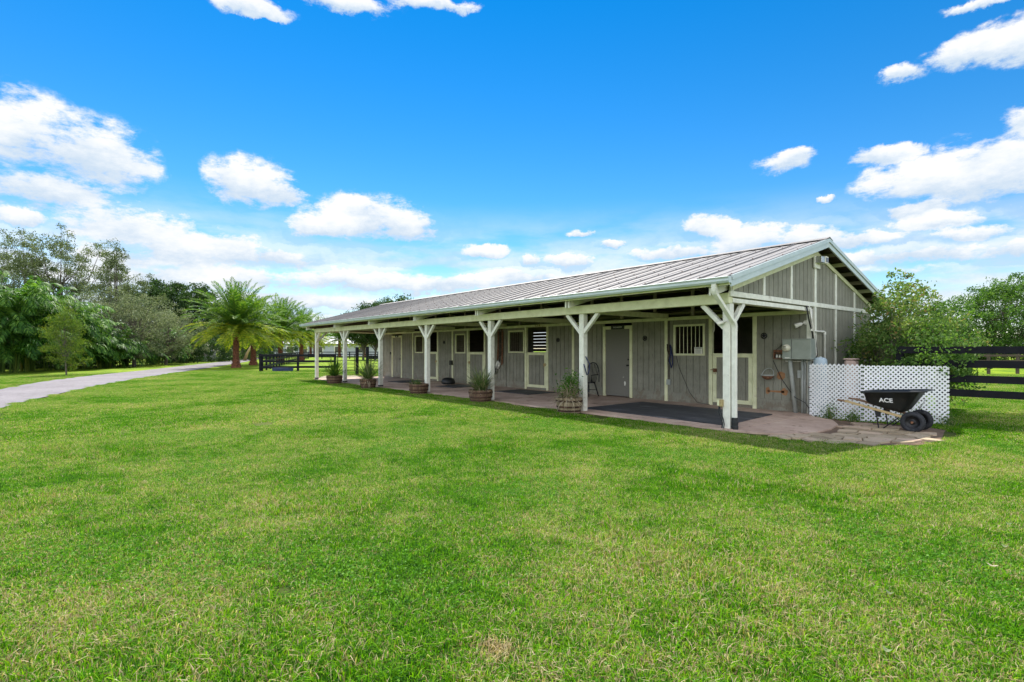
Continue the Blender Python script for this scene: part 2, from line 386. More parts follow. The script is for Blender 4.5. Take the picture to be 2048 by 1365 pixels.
def textmesh(name, body, size, mat, parent, M, bold=False, extr=0.002, align='CENTER'):
    cu = bpy.data.curves.new(name, 'FONT'); cu.body = body; cu.size = size
    cu.align_x = align; cu.align_y = 'CENTER'; cu.extrude = extr
    if bold: cu.offset = size * 0.025
    t = bpy.data.objects.new('tmp', cu); COL.objects.link(t)
    dg = bpy.context.evaluated_depsgraph_get(); dg.update()
    me = bpy.data.meshes.new_from_object(t.evaluated_get(dg)); me.name = name
    bpy.data.objects.remove(t); bpy.data.curves.remove(cu)
    me.transform(M)
    me.materials.clear(); me.materials.append(MT[mat])
    o = bpy.data.objects.new(name, me); COL.objects.link(o)
    if parent is not None: o.parent = parent
    return o

# ================================================================== BARN
W = 3.66; XL = -21.96; YB = 7.60
def zr(y): return 3.98 - 0.28 * abs(y - 3.9)          # top of roof
barn = thing('horse_barn', 'long low grey horse stable with metal gable roof and open porch on white posts', 'stable', (0, 0, 0))

def siding_strip(mb, a0, a1, z0, z1, kind, off, top=None, pitch=0.203, gap=0.020, t=0.016, hole=()):
    """grooved boards between a0 and a1 along X (kind 'x', face y=off, looking -Y) or along Y (kind 'y', face x=off, looking +X or -X)."""
    a = a0
    while a < a1 - 0.01:
        b = min(a + pitch - gap, a1)
        spans = [(z0, z1)]
        for (h0, h1, hz0, hz1) in hole:
            if b > h0 + .001 and a < h1 - .001:
                ns = []
                for (s0, s1) in spans:
                    if hz0 > s0: ns.append((s0, min(s1, hz0)))
                    if hz1 < s1: ns.append((max(s0, hz1), s1))
                spans = ns
        for (s0, s1) in spans:
            if s1 - s0 < 0.01: continue
            e0, e1 = (s1, s1) if top is None else (top(a), top(b))
            if kind == 'x':
                mb.box(a, b, off, off + t, s0, s1)
            else:
                sgn = 1 if off >= -1 else -1
                x0, x1 = off - sgn * t, off
                mb.add([(x0, a, s0), (x1, a, s0), (x1, b, s0), (x0, b, s0), (x0, a, e0), (x1, a, e0), (x1, b, e1), (x0, b, e1)],
                       [(0, 3, 2, 1), (4, 5, 6, 7), (0, 1, 5, 4), (1, 2, 6, 5), (2, 3, 7, 6), (3, 0, 4, 7)])
        a += pitch

# openings in the porch wall: (x0, x1, z0, z1)
DUTCH = [(-2.54, -1.26), (-10.02, -8.74), (-13.83, -12.50), (-17.46, -16.18)]
WIN = [(-3.62, -2.66), (-11.00, -10.06), (-14.74, -13.97), (-18.38, -17.56)]
DOOR = [(-6.20, -5.05), (-20.88, -19.74)]
ZT = 2.29
def rects_minus(x0, x1, z0, z1, holes):
    xs = sorted({x0, x1} | {h[i] for h in holes for i in (0, 1) if x0 < h[i] < x1})
    out = []
    for a, b in zip(xs, xs[1:]):
        spans = [(z0, z1)]
        for h in holes:
            if b > h[0] + 1e-6 and a < h[1] - 1e-6:
                ns = []
                for s0, s1 in spans:
                    if h[2] > s0: ns.append((s0, h[2]))
                    if h[3] < s1: ns.append((h[3], s1))
                spans = ns
        out += [(a, b, s0, s1) for s0, s1 in spans if s1 > s0]
    return out
holes = [(a + .05, b - .05, 0, ZT) for a, b in DUTCH] + [(a + .03, b - .03, 1.33, 2.13) for a, b in WIN] + [(a + .05, b - .05, 0, 2.16) for a, b in DOOR]
for seg in [(XL, -20.88), (-19.74, -18.65), (-18.55, -17.46), (-16.18, -15.02), (-14.92, -13.83), (-12.50, -11.17), (-11.11, -10.02), (-8.74, -7.57), (-7.47, -6.20), (-5.05, -3.91), (-3.81, -2.54), (-1.26, -0.10)]:
    mb = MB()
    for (a, b, c, d) in rects_minus(seg[0] - .04 if seg[0] > XL else XL, seg[1] + .04 if seg[1] < -.2 else 0, 0, ZT, [h for h in holes if h[3] < 2.15 and h[2] > 0]): mb.box(a, b, W + .016, W + .06, c, d)
    siding_strip(mb, seg[0], seg[1], 0.27, ZT, 'x', W, hole=[(a, b, 1.30, 2.16) for a, b in WIN])
    mb.box(seg[0], seg[1], W + .002, W + .016, 0.0, 0.262)
    mb.build('front_wall', 'siding', barn)
# rear wall with two louvred openings, end wall, partitions
mb = MB()
rear = [(-13.95, -11.55, 1.35, 2.36)]
for (a, b, c, d) in rects_minus(XL, 0, 0, 2.74, rear): mb.box(a, b, YB - .05, YB, c, d)
mb.build('rear_wall', 'siding', barn)
for (a, b, c, d) in rear:
    mb = MB(); z = c + .03
    while z < d - .05:
        mb.box(a, b, YB - .045, YB - .02, z, z + .128); z += 0.15
    mb.build('rear_shutter', 'darkwood', barn)
mb = MB()
siding_strip(mb, W + .02, YB - .02, 0, 3, 'y', XL, top=lambda y: zr(y) - .25)
mb.add([(XL + .016, W, 0), (XL + .016, YB, 0), (XL + .016, YB, zr(YB) - .25), (XL + .016, 3.9, zr(3.9) - .25), (XL + .016, W, zr(W) - .25),
        (XL + .06, W, 0), (XL + .06, YB, 0), (XL + .06, YB, zr(YB) - .25), (XL + .06, 3.9, zr(3.9) - .25), (XL + .06, W, zr(W) - .25)],
       [(0, 1, 2, 3, 4), (9, 8, 7, 6, 5), (0, 5, 6, 1), (1, 6, 7, 2), (2, 7, 8, 3), (3, 8, 9, 4), (4, 9, 5, 0)])
mb.build('far_end_wall', 'siding', barn)
mb = MB()
mb.add([(XL + dx, y, z) for dx in (-.03, .03) for (y, z) in ((-.3, zr(-.3) - .15), (-.3, 2.52), (3.7, 2.34), (3.7, zr(3.7) - .15))], [(0, 1, 2, 3), (7, 6, 5, 4), (0, 4, 5, 1), (1, 5, 6, 2), (2, 6, 7, 3), (3, 7, 4, 0)])
mb.build('far_gable_panel', 'gablewood', barn)
for x, h in ((-3.86, 2.45), (-7.52, 2.45), (-11.14, 1.25), (-14.97, 2.45), (-18.6, 2.45)):
    MB().box(x - .03, x + .03, W + .07, YB - .06, 0, h).build('partition', 'darkwood', barn)
# near gable: panels over the porch and the enclosed wall under them
mb = MB()
top = lambda y: zr(y) - .24
GT = [(.02, .11), (1.28, 1.37), (2.54, 2.63), (3.80, 3.90), (5.04, 5.13), (6.31, 6.40), (7.52, 7.62)]
for (a, b), (c, d) in zip(GT, GT[1:]):
    siding_strip(mb, b, c, 2.56, 3, 'y', 0.0, top=top)
    if a > 3.7: siding_strip(mb, b, c, 0.02, 2.45, 'y', 0.0)
    mb.add([(-.05, b - .05, 2.5), (-.016, b - .05, 2.5), (-.016, c + .05, 2.5), (-.05, c + .05, 2.5), (-.05, b - .05, top(b - .05)), (-.016, b - .05, top(b - .05)), (-.016, c + .05, top(c + .05)), (-.05, c + .05, top(c + .05))],
           [(0, 3, 2, 1), (4, 5, 6, 7), (0, 1, 5, 4), (1, 2, 6, 5), (2, 3, 7, 6), (3, 0, 4, 7)])
mb.box(-.05, -.016, 3.70, 7.58, 0, 2.5)
mb.build('gable_wall', 'siding', barn)
for i, (a, b) in enumerate(GT):
    z0 = 2.555 if a < 3.7 else 0.0
    m_ = (a + b) / 2
    mb = MB().add([(-.02, a, z0), (.018, a, z0), (.018, b, z0), (-.02, b, z0), (-.02, a, top(a) - .01), (.018, a, top(a) - .01), (.018, b, top(b) - .01), (-.02, b, top(b) - .01)],
                  [(0, 3, 2, 1), (4, 5, 6, 7), (0, 1, 5, 4), (1, 2, 6, 5), (2, 3, 7, 6), (3, 0, 4, 7)])
    mb.build('vertical_trim', 'white', barn)
MB().box(-.02, .024, -.02, 7.64, 2.45, 2.55).build('gable_band', 'white', barn, bevel=.004)
MB().box(-.09, .004, .10, 3.66, 2.34, 2.425).build('gable_beam', 'white', barn, bevel=.004)
# white filler board at the porch corner
MB().box(-.10, -.003, W - .012, W + .012, 0.0, 2.28).build('corner_board', 'white', barn)
# trims along the rake on the wall
for s in (0, 1):
    ys = (3.9, 7.62) if s else (.05, 3.9)
    mb = MB(); a, b = ys
    mb.add([(-.01, a, top(a) - .10), (.03, a, top(a) - .10), (.03, b, top(b) - .10), (-.01, b, top(b) - .10), (-.01, a, top(a) - .002), (.03, a, top(a) - .002), (.03, b, top(b) - .002), (-.01, b, top(b) - .002)],
           [(0, 3, 2, 1), (4, 5, 6, 7), (0, 1, 5, 4), (1, 2, 6, 5), (2, 3, 7, 6), (3, 0, 4, 7)])
    mb.build('rake_trim', 'cream', barn)

# ---- roof
RX0, RX1 = -22.60, 0.28
def slab_y(mb, x0, x1, ya, yb, dz0, dz1):
    v = []
    for x in (x0, x1):
        for y in (ya, yb):
            v += [(x, y, zr(y) + dz0), (x, y, zr(y) + dz1)]
    return mb.add(v, [(0, 2, 3, 1), (4, 5, 7, 6), (0, 1, 5, 4), (2, 6, 7, 3), (1, 3, 7, 5), (0, 4, 6, 2)])
mb = MB()
for ya, yb in ((-.50, 3.9), (3.9, 8.3)):
    slab_y(mb, RX0, RX1, ya, yb, -.018, 0)
    x = RX1 - .03; k = 0
    while x > RX0:
        h, w = ((.030, .017) if k % 2 == 0 else (.012, .011))
        v = []
        for y in (ya, yb): v += [(x - w, y, zr(y) - .002), (x - w * .45, y, zr(y) + h), (x + w * .45, y, zr(y) + h), (x + w, y, zr(y) - .002)]
        mb.add(v, [(0, 4, 5, 1), (1, 5, 6, 2), (2, 6, 7, 3), (0, 1, 2, 3), (7, 6, 5, 4)])
        x -= .305; k += 1
roof = mb.build('roof', 'roof', barn)
mb = MB()
for yy in (-.42, .25, .9, 1.6, 2.3, 3.0, 3.65):
    x = RX1 - .03
    while x > RX0:
        mb.box(x - .009, x + .009, yy - .009, yy + .009, zr(yy) + .028, zr(yy) + .040); x -= .61
tag(mb.build('screw_heads', 'rust', roof), kind='stuff')
mb = MB()
mb.add([(x, y, zr(y) + dz) for x in (RX0 - .02, RX1 + .02) for (y, dz) in ((3.72, .036), (3.9, .05), (4.08, .036))] + [(x, y, zr(y) + dz - .012) for x in (RX0 - .02, RX1 + .02) for (y, dz) in ((3.72, .036), (3.9, .05), (4.08, .036))],
       [(0, 3, 4, 1), (1, 4, 5, 2), (6, 7, 10, 9), (7, 8, 11, 10), (0, 1, 7, 6), (1, 2, 8, 7), (3, 9, 10, 4), (4, 10, 11, 5), (0, 6, 9, 3), (2, 5, 11, 8)])
mb.build('ridge_cap', 'roof', roof)
# wooden sheathing below the metal, dark brown
mb = MB()
for ya, yb in ((-.44, 3.9), (3.9, 8.24)): slab_y(mb, RX0 + .05, RX1 - .05, ya, yb, -.040, -.021)
mb.build('roof_boards', 'darkwood', roof)
y = -.36
k = 0
while y < 8.2:
    MB().box(RX0 + .04, RX1 - .034, y, y + .038, zr(y + .02) - .135, zr(y + .02) - .045).build('purlin', 'cream' if (y < 0 or k % 3 == 0) else 'rafterwood', barn)
    y += .61; k += 1
# rake fascia boards, doubled with a metal drip edge
for x0, x1 in ((RX1 - .03, RX1), (RX0, RX0 + .03)):
    for ya, yb in ((-.47, 3.9), (3.9, 8.27)):
        f = slab_y(MB(), x0, x1, ya, yb, -.185, -.004).build('rake_fascia', 'fascia', barn)
        o = (.012 if x0 > -1 else -.012)
        slab_y(MB(), min(x0, x0 + o * 1.8), max(x1, x1 + o * 1.8), ya, yb, -.070, .014).build('drip_edge', 'fascia', f)
# rafters in pairs at each post, tails under the gutter
for i in range(7):
    xp = -3.66 * i - .02 if i else -.02
    for dx in (-.10, -.20):
        x = xp + dx
        if i == 0 and dx == -.20: x = -.19
        if i == 6: x = xp - .14 + (-.0 if dx == -.10 else -.10)
        for ya, yb in ((-.40, 3.88), (3.92, 8.2)):
            slab_y(MB(), x, x + .04, ya, yb, -.33 if ya < 0 else -.28, -.14).build('rafter', 'white' if ya < 0 else 'rafterwood', barn)
    # tie board from porch post back to the wall
    MB().box(xp - .145, xp - .106 + .0, .105, W, 2.34, 2.475).build('tie_beam', 'cream', barn)
# studs over the wall plate
x = -.6
while x > XL:
    zt = zr(W + .05) - .14
    MB().box(x - .045, x + .045, W + .005, W + .05, 2.385, zt).build('wall_stud', 'rafterwood', barn)
    x -= 1.22
MB().box(XL, -.02, W - .02, W + .06, ZT, 2.38).build('wall_plate', 'cream', barn, bevel=.004)
MB().box(XL, -.0, YB - .09, YB - .055, 2.45, 2.7).build('rear_plate', 'rafterwood', barn)
# ---- posts, beam
MB().box(-22.02, -.002, -.045, .10, 2.32, 2.515).build('porch_beam', 'cream', barn, bevel=.006)
for i in range(7):
    x1 = -3.66 * i; x0 = x1 - .145
    z0 = GZ
    p = MB().box(x0, x1, 0, .145, z0, 2.32).build('post', 'white', barn, bevel=.006)
    cx = (x0 + x1) / 2
    if i < 6:
        MB().bar((x0 + .02, .05, 1.87), (x0 - .43, .05, 2.32), .085, .085, (0, 1, 0)).build('brace', 'white', p, bevel=.004)
    if i > 0:
        MB().bar((x1 - .02, .05, 1.87), (x1 + .43, .05, 2.32), .085, .085, (0, 1, 0)).build('brace', 'white', p, bevel=.004)
    if i in (0, 6):
        MB().bar((cx + .02, .13, 1.90), (cx + .02, .57, 2.34), .085, .085, (1, 0, 0)).build('brace', 'white', p, bevel=.004)
    if i == 6 or i == 5 or i == 4:
        MB().box(x0 - .004, x1 + .004, -.004, .149, GZ, .05).build('post_base', 'black', p)
# ---- gutter and downspout
prof = [(-.50, 2.745), (-.50, 2.635), (-.585, 2.630), (-.605, 2.665), (-.605, 2.70), (-.625, 2.735), (-.612, 2.742), (-.590, 2.70), (-.590, 2.67), (-.575, 2.645), (-.512, 2.648), (-.512, 2.745)]
gut = MB().prism(prof, lambda a, b: (RX0 - .02, a, b), lambda a, b: (RX1 + .01, a, b)).build('gutter', 'fascia', barn)
MB().prism([(-.50, 2.745), (-.50, 2.63), (-.585, 2.63), (-.605, 2.665), (-.605, 2.70), (-.625, 2.74)], lambda a, b: (RX1 + .011, a, b), lambda a, b: (RX1 + .016, a, b)).build('gutter_end', 'fascia', gut)
MB().box(RX0 + .03, RX1 - .03, -.497, -.47, 2.60, 2.735).build('eave_fascia', 'cream', barn)
MB().box(RX0 + .03, RX1 - .03, 8.27, 8.297, 2.60, 2.735).build('rear_fascia', 'cream', barn)
def sweep(pts, w_, h_):
    """rectangular pipe bent in the Y-Z plane"""
    mb = MB(); v = []; n = len(pts); pts = [Vector(p) for p in pts]
    for i, p in enumerate(pts):
        d = (pts[min(i + 1, n - 1)] - pts[max(i - 1, 0)]).normalized(); nn = Vector((1, 0, 0)).cross(d).normalized()
        v += [p + Vector((sx * w_ / 2, 0, 0)) + nn * sy * h_ / 2 for sx, sy in ((-1, -1), (1, -1), (1, 1), (-1, 1))]
    f = [(i * 4 + k, i * 4 + (k + 1) % 4, i * 4 + 4 + (k + 1) % 4, i * 4 + 4 + k) for i in range(n - 1) for k in range(4)] + [(3, 2, 1, 0), (4 * n - 4, 4 * n - 3, 4 * n - 2, 4 * n - 1)]
    return mb.add(v, f)
def arc(c, r0, a0, a1, x, n=7): return [(x, c[0] + r0 * math.cos(R(a0 + (a1 - a0) * k / (n - 1))), c[1] + r0 * math.sin(R(a0 + (a1 - a0) * k / (n - 1)))) for k in range(n)]
top_bend = [(-.0, -.55, 2.64), (-.0, -.55, 2.56)] + [(-.0, -.55 + .10 * (1 - math.cos(R(q))), 2.56 - .13 * math.sin(R(q))) for q in (15, 28, 40, 52)]
bot_bend = [(.062, .045 - .10 * (1 - math.cos(R(q))), 1.86 + .13 * math.sin(R(q))) for q in (52, 40, 28, 15)] + [(.062, .045, 1.86), (.062, .045, 1.78)]
dsp = sweep(top_bend + bot_bend + [(.062, .045, .20)], .085, .065).build('downspout', 'white', barn, bevel=.006)
for B_ in (top_bend, bot_bend):
    mb = MB()
    for p0, p1 in zip(B_, B_[1:]):
        for f_ in (.2, .65):
            q = Vector(p0).lerp(Vector(p1), f_); d_ = (Vector(p1) - Vector(p0)).normalized() * .005
            w4 = sweep([q - d_, q + d_], .093, .073); mb.add(w4.v, w4.f)
    mb.build('elbow', 'white', dsp)
MB().lathe([(.06, -.03), (.065, .05), (.058, .06), (.062, .13), (.055, .14), (.055, .21)], (.066, .05, 0), 12).build('drain_boot', 'blackplastic', dsp, smooth=False)

# ---- doors, windows
def frame(x0, x1, z0, z1, w, y0, y1, sill=True):
    mb = MB().box(x0, x0 + w, y0, y1, z0, z1).box(x1 - w, x1, y0, y1, z0, z1).box(x0 + w, x1 - w, y0 + .002, y1, z1 - w, z1)
    if sill: mb.box(x0 + w, x1 - w, y0 + .002, y1, z0, z0 + w)
    return mb
for n, (a, b) in enumerate(DUTCH):
    MB().box(a, a + .10, W - .022, W + .07, -.0, ZT - .002).build('door_jamb', 'cream', barn, bevel=.004)
    MB().box(b - .10, b, W - .022, W + .07, -.0, ZT - .002).build('door_jamb', 'cream', barn, bevel=.004)
    i0, i1 = a + .11, b - .11
    d = MB()
    siding_strip(d, i0 + .08, i1 - .08, .17, 1.29, 'x', W + .012)
    d.box(i0, i1, W + .028, W + .05, .085, 1.36)
    d = d.build('stall_door', 'siding', barn)
    frame(i0, i1, .08, 1.365, .10, W - .012, W + .03).build('door_frame', 'cream', d, bevel=.004)
    MB().box(i0 - .01, i1 + .01, W + .01, W + .05, .0, .075).build('kick_board', 'siding', barn)
    left = n in (0, 2)
    hx = i0 if left else i1
    sgn = 1 if left else -1
    mb = MB().tube([(hx - sgn * .05, W - .035, .93), (hx + sgn * .13, W - .035, .93)], .010, 6).box(min(hx + sgn * .02, hx + sgn * .12), max(hx + sgn * .02, hx + sgn * .12), W - .03, W - .012, .87, .97)
    mb.tube([(hx + sgn * .07, W - .04, .92), (hx + sgn * .05, W - .045, .84), (hx + sgn * .10, W - .045, .82), (hx + sgn * .11, W - .04, .91)], .006, 6)
    mb.build('latch', 'rust' if n == 0 else 'brass', d)
    ox = i1 if left else i0
    for hz in (.16, .62, 1.26):
        MB().box(ox - .035, ox + .035, W - .030, W - .013, hz, hz + .09).tube([(ox, W - .034, hz), (ox, W - .034, hz + .09)], .008, 6).build('hinge', 'cream', d)
for n, (a, b) in enumerate(WIN):
    z0, z1 = (1.30, 2.16) if n != 1 else (1.34, 2.20)
    w = frame(a, b, z0, z1, .055, W - .02, W + .04).build('stall_window', 'cream', barn, bevel=.004)
    mb = MB(); nb = 6
    for k in range(1, nb + 1):
        x = a + .055 + (b - a - .11) * k / (nb + 1)
        mb.tube([(x, W + .03, z0 + .05), (x, W + .03, z1 - .05)], .010 if n == 0 else .008, 8)
    mb.build('window_bars', 'cream' if n == 0 else 'rafterwood', w)
for n, (a, b) in enumerate(DOOR):
    fr = frame(a, b, 0, 2.20, .10, W - .022, W + .05, False).build('door_casing', 'cream', barn, bevel=.004)
    mb = MB().box(a + .10, b - .10, W + .006, W + .045, .03, 2.10)
    if n == 1:
        for (px0, px1, pz0, pz1) in ((.16, .42, .25, 1.0), (.50, .80, .25, 1.0), (.16, .42, 1.12, 1.95), (.50, .80, 1.12, 1.95)):
            mb.add(*[(lambda q: (q.v, q.f))(frame(a + .1 + px0, a + .1 + px1, pz0, pz1, .025, W - .002, W + .006))][0])
    dm = simple('door_grey_%d' % n, (0.15, 0.145, 0.12), (0.19, 0.18, 0.155), 30, 0.7) if n == 0 else 'siding'
    d = mb.build('door', dm, barn)
    mb = MB().lathe([(.026, 0), (.026, .02), (.012, .02), (.012, .05), (.026, .055), (.026, .075), (.012, .082)], (b - .16, W + .006 - .08, .98), 14, 'Y')
    mb.lathe([(.024, 0), (.024, .018)], (b - .16, W - .012, 1.16), 14, 'Y')
    mb.build('door_knob', 'blackmetal', d, smooth=True)
    if n == 0:
        MB().add([(-5.36, W + .003, .36), (-5.32, W + .003, .36), (-5.30, W + .003, .44), (-5.33, W + .003, .50), (-5.37, W + .003, .47)], [(0, 1, 2, 3, 4)]).add([(-5.44, W + .003, .62), (-5.38, W + .003, .61), (-5.37, W + .003, .625)], [(0, 1, 2)]).build('paint_chip', 'signwhite', d)
for x, h in ((-3.86, ZT - .002), (-7.52, ZT - .002), (-14.97, ZT - .002), (-18.60, ZT - .002)):
    MB().box(x - .05, x + .05, W - .022, W + .014, 0, h).build('wall_trim', 'cream', barn, bevel=.004)
MB().box(XL - .004, XL + .07, W - .02, W + .02, 0, ZT - .002).build('wall_trim', 'siding', barn)
# orange overspray of painted hardware on the wall
def blob(cx, cz, rx, rz, y, seed):
    r_ = random.Random(seed); v = []
    for k in range(18):
        t = 2 * math.pi * k / 18; q = 1 + r_.uniform(-.16, .16)
        v.append((cx + rx * q * math.cos(t), y, cz + rz * q * math.sin(t)))
    return v, [tuple(range(18))]
MB().add(*blob(-.68, .84, .10, .10, W - .003, 1)).add(*blob(-.60, .46, .075, .085, W - .003, 2)).add(*blob(-.99, .47, .05, .09, W - .003, 3)).add([(-1.0, W - .003, .44), (-.6, W - .003, .43), (-.6, W - .003, .485), (-1.0, W - .003, .475)], [(0, 1, 2, 3)]).build('paint_mark', 'stain', barn, label='orange overspray shape of a hinge on grey siding')

# ------------------------------------------------------------------ signs on the barn
def YM(x, y, z, rx=90): return Matrix.Translation((x, y, z)) @ Matrix.Rotation(R(rx), 4, 'X')
sg = tag(MB().box(-5.85, -5.34, W - .040, W - .026, 2.095, 2.215).build('sign', 'signblack', None), 'small black TACK ROOM sign over the plain grey door in the middle of the porch', 'sign')
textmesh('lettering', 'TACK ROOM', .058, 'decal', sg, YM(-5.595, W - .043, 2.155))
sg = tag(MB().box(-20.45, -20.10, W - .040, W - .026, 2.11, 2.20).build('sign', 'signblack', None), 'tiny black sign over the panelled door at the far end of the porch', 'sign')
textmesh('lettering', 'FEED', .06, 'decal', sg, YM(-20.275, W - .043, 2.155), True)
sg = tag(MB().box(-2.955, -2.715, W - .034, W - .026, 1.345, 1.53).build('sign', 'signwhite', None, bevel=.003), 'white WARNING notice in the lower right corner of the nearest barred window', 'sign')
textmesh('lettering', 'WARNING', .040, 'ink', sg, YM(-2.835, W - .037, 1.503), True)
mb = MB()
for k in range(6): mb.box(-2.93 + (.012 if k % 2 else 0), -2.74 - (.02 if k % 3 else 0), W - .036, W - .0345, 1.365 + .02 * k, 1.371 + .02 * k)
mb.build('fine_print', 'ink', sg)
textmesh('letter_cutout', 'C I A', .13, 'brass', tag(thing('name_letters', 'small wooden letters on the wall plate above the second stall opening', 'letters', (0, 0, 0))), YM(-9.28, W - .03, 2.335), True, .006)

# ------------------------------------------------------------------ porch floor, apron, flagstones, soil
mb = MB().box(-22.1, .06, -.10, 7.7, -.14, 0)
tag(mb.build('porch_floor', 'slab'), kind='structure')
ap = [(.062, -.09), (.45, -.02), (.90, .25), (1.12, .75), (1.16, 1.5), (1.05, 2.2), (.70, 2.9), (.20, 3.2), (.062, 3.7)]
mb = MB(); n = len(ap)
mb.add([(x, y, -.13) for x, y in ap] + [(x, y, -.006) for x, y in ap], [tuple(range(n))[::-1], tuple(range(n, 2 * n))] + [(i, (i + 1) % n, n + (i + 1) % n, n + i) for i in range(n)])
tag(mb.build('concrete_apron', 'slab'), kind='structure')
dp = [(.9, -.05), (1.5, .1), (2.3, .45), (2.75, 1.1), (2.7, 2.0), (2.55, 2.9), (2.5, 4.2), (1.2, 3.7), (.2, 4.6), (-.05, 7.6), (.02, 3.6), (.6, 3.0), (1.1, 1.5)]
mb = MB(); mb.add([(x, y, GZ + .006) for x, y in dp], [tuple(range(len(dp)))]); tag(mb.build('bare_soil', 'dirt'), kind='structure')
sp_ = [(-22.1, .1), (-23.4, .3), (-25.4, 1.3), (-25.9, 2.4), (-24.6, 3.3), (-22.1, 3.9)]
mb = MB(); mb.add([(x, y, GZ + .012) for x, y in sp_], [tuple(range(len(sp_)))]); tag(mb.build('sandy_path', 'sand'), kind='structure')
# flagstones: irregular polygons by clipping voronoi-like cells
def clip(poly, nx, ny, c):
    out = []
    for i in range(len(poly)):
        p, q = poly[i], poly[(i + 1) % len(poly)]
        dp_, dq = p[0] * nx + p[1] * ny - c, q[0] * nx + q[1] * ny - c
        if dp_ <= 0: out.append(p)
        if (dp_ < 0 < dq) or (dq < 0 < dp_):
            t = dp_ / (dp_ - dq); out.append((p[0] + (q[0] - p[0]) * t, p[1] + (q[1] - p[1]) * t))
    return out
def inside(x, y, poly):
    c = False; n = len(poly)
    for i in range(n):
        x1, y1 = poly[i]; x2, y2 = poly[(i + 1) % n]
        if (y1 > y) != (y2 > y) and x < (x2 - x1) * (y - y1) / (y2 - y1) + x1: c = not c
    return c
fp = [(.62, -.22), (1.2, -.22), (2.05, .12), (2.55, .75), (2.62, 1.6), (2.50, 2.25), (1.9, 2.75), (1.25, 2.9), (1.2, 2.0), (1.22, 1.0), (1.0, .22)]
rs = random.Random(5); seeds = []
for gx in np.arange(.3, 3.0, .30):
    for gy in np.arange(-.6, 3.2, .30):
        seeds.append((gx + rs.uniform(-.11, .11), gy + rs.uniform(-.11, .11)))
cells = []
for i, (sx_, sy_) in enumerate(seeds):
    if not inside(sx_, sy_, fp): continue
    poly = [(sx_ - .4, sy_ - .4), (sx_ + .4, sy_ - .4), (sx_ + .4, sy_ + .4), (sx_ - .4, sy_ + .4)]
    for j, (tx, ty) in enumerate(seeds):
        if j == i: continue
        dx, dy = tx - sx_, ty - sy_; L = math.hypot(dx, dy)
        if L > .9: continue
        nx, ny = dx / L, dy / L
        poly = clip(poly, nx, ny, (sx_ + tx) / 2 * nx + (sy_ + ty) / 2 * ny - .012)
        if len(poly) < 3: break
    if len(poly) >= 3: cells.append(poly)
mb = MB()
for poly in cells:
    n = len(poly); h = GZ + .028 + rs.uniform(-.006, .010)
    mb.add([(x, y, GZ - .02) for x, y in poly] + [(x, y, h) for x, y in poly], [tuple(range(n))[::-1], tuple(range(n, 2 * n))] + [(i, (i + 1) % n, n + (i + 1) % n, n + i) for i in range(n)])
tag(mb.build('flagstone_path', 'flag', bevel=.006), kind='structure')

# rubber mats
mats = [((-4.06, .42), (-.25, .30), (-.47, 2.75), (-4.09, 2.84), 'large black rubber mat nearest the corner post, in front of the first stall'),
        ((-9.72, 1.95), (-7.9, 1.95), (-7.95, 3.25), (-9.75, 3.2), 'dark rubber mat lying in front of the second stall door'),
        ((-13.2, 1.7), (-12.0, 1.75), (-12.3, 3.1), (-13.6, 3.1), 'small dark mat lying in front of the third stall opening'),
        ((-17.4, 1.7), (-16.1, 1.7), (-16.2, 3.2), (-17.5, 3.2), 'dark mat at the far end of the porch before the fourth stall')]
for a, b, c, d, lab in mats:
    mb = MB(); q = [a, b, c, d]
    mb.add([(x, y, .001) for x, y in q] + [(x, y, .016) for x, y in q], [(3, 2, 1, 0), (4, 5, 6, 7), (0, 1, 5, 4), (1, 2, 6, 5), (2, 3, 7, 6), (3, 0, 4, 7)])
    tag(mb.build('stall_mat', 'matr'), lab, 'rubber mat', 'rubber mats on the porch floor')

# ================================================================== THINGS ON AND BY THE BARN
# electric meter cabinet
t = thing('meter_cabinet', 'grey green cabinet with round glass meter at the right end of the porch wall', 'electric box', (0, W, 1.24))
MB().box(-.52, .10, W - .30, W - .026, 1.24, 1.70).build('cabinet', 'greybox', t, bevel=.006)
MB().box(-.525, .105, W - .315, W - .02, 1.70, 1.712).build('rain_lip', 'greybox', t)
MB().box(-.318, -.310, W - .304, W - .299, 1.25, 1.695).build('door_seam', 'blackmetal', t)
m_ = MB().lathe([(.085, 0), (.085, -.03), (.075, -.04), (.073, -.10), (.055, -.125), (0.001, -.13)], (-.42, W - .30, 1.50), 28, 'Y', cap=False).build('meter', 'dome', t, smooth=True)
MB().box(-.455, -.385, W - .437, W - .431, 1.515, 1.535).box(-.465, -.375, W - .437, W - .431, 1.475, 1.487).build('dial', 'ink', m_)
MB().box(-.46, -.355, W - .3035, W - .299, 1.262, 1.282).build('tag_plate', 'signwhite', t)
# conduits, cables
t = thing('conduit_pipes', 'group of grey conduits running down the wall below the meter cabinet', 'pipe', (0, W, 0))
MB().tube([(-.41, W - .14, 1.24), (-.41, W - .13, 1.1), (-.30, W - .10, -.02)], .045, 12).build('pipe', 'conduit', t, smooth=True)
for x, r_, c_ in ((-.17, .028, 'conduit'), (-.115, .018, 'conduit'), (-.03, .024, 'conduit')):
    MB().tube([(x, W - .06, 1.24), (x, W - .06, -.02)], r_, 10).build('pipe', c_, t, smooth=True)
MB().box(-.29, -.21, W - .05, W - .026, .80, .98).build('switch_box', 'conduit', t, bevel=.005)
MB().tube([(-.55, W - .05, 1.19), (-.35, W - .05, 1.19), (-.18, W - .05, 1.195)], .014, 8).build('pipe', 'pvc', t)
t = thing('water_pipe', 'white plastic water pipe bending round the corner of the barn above the lattice', 'pipe', (0.04, W, 0))
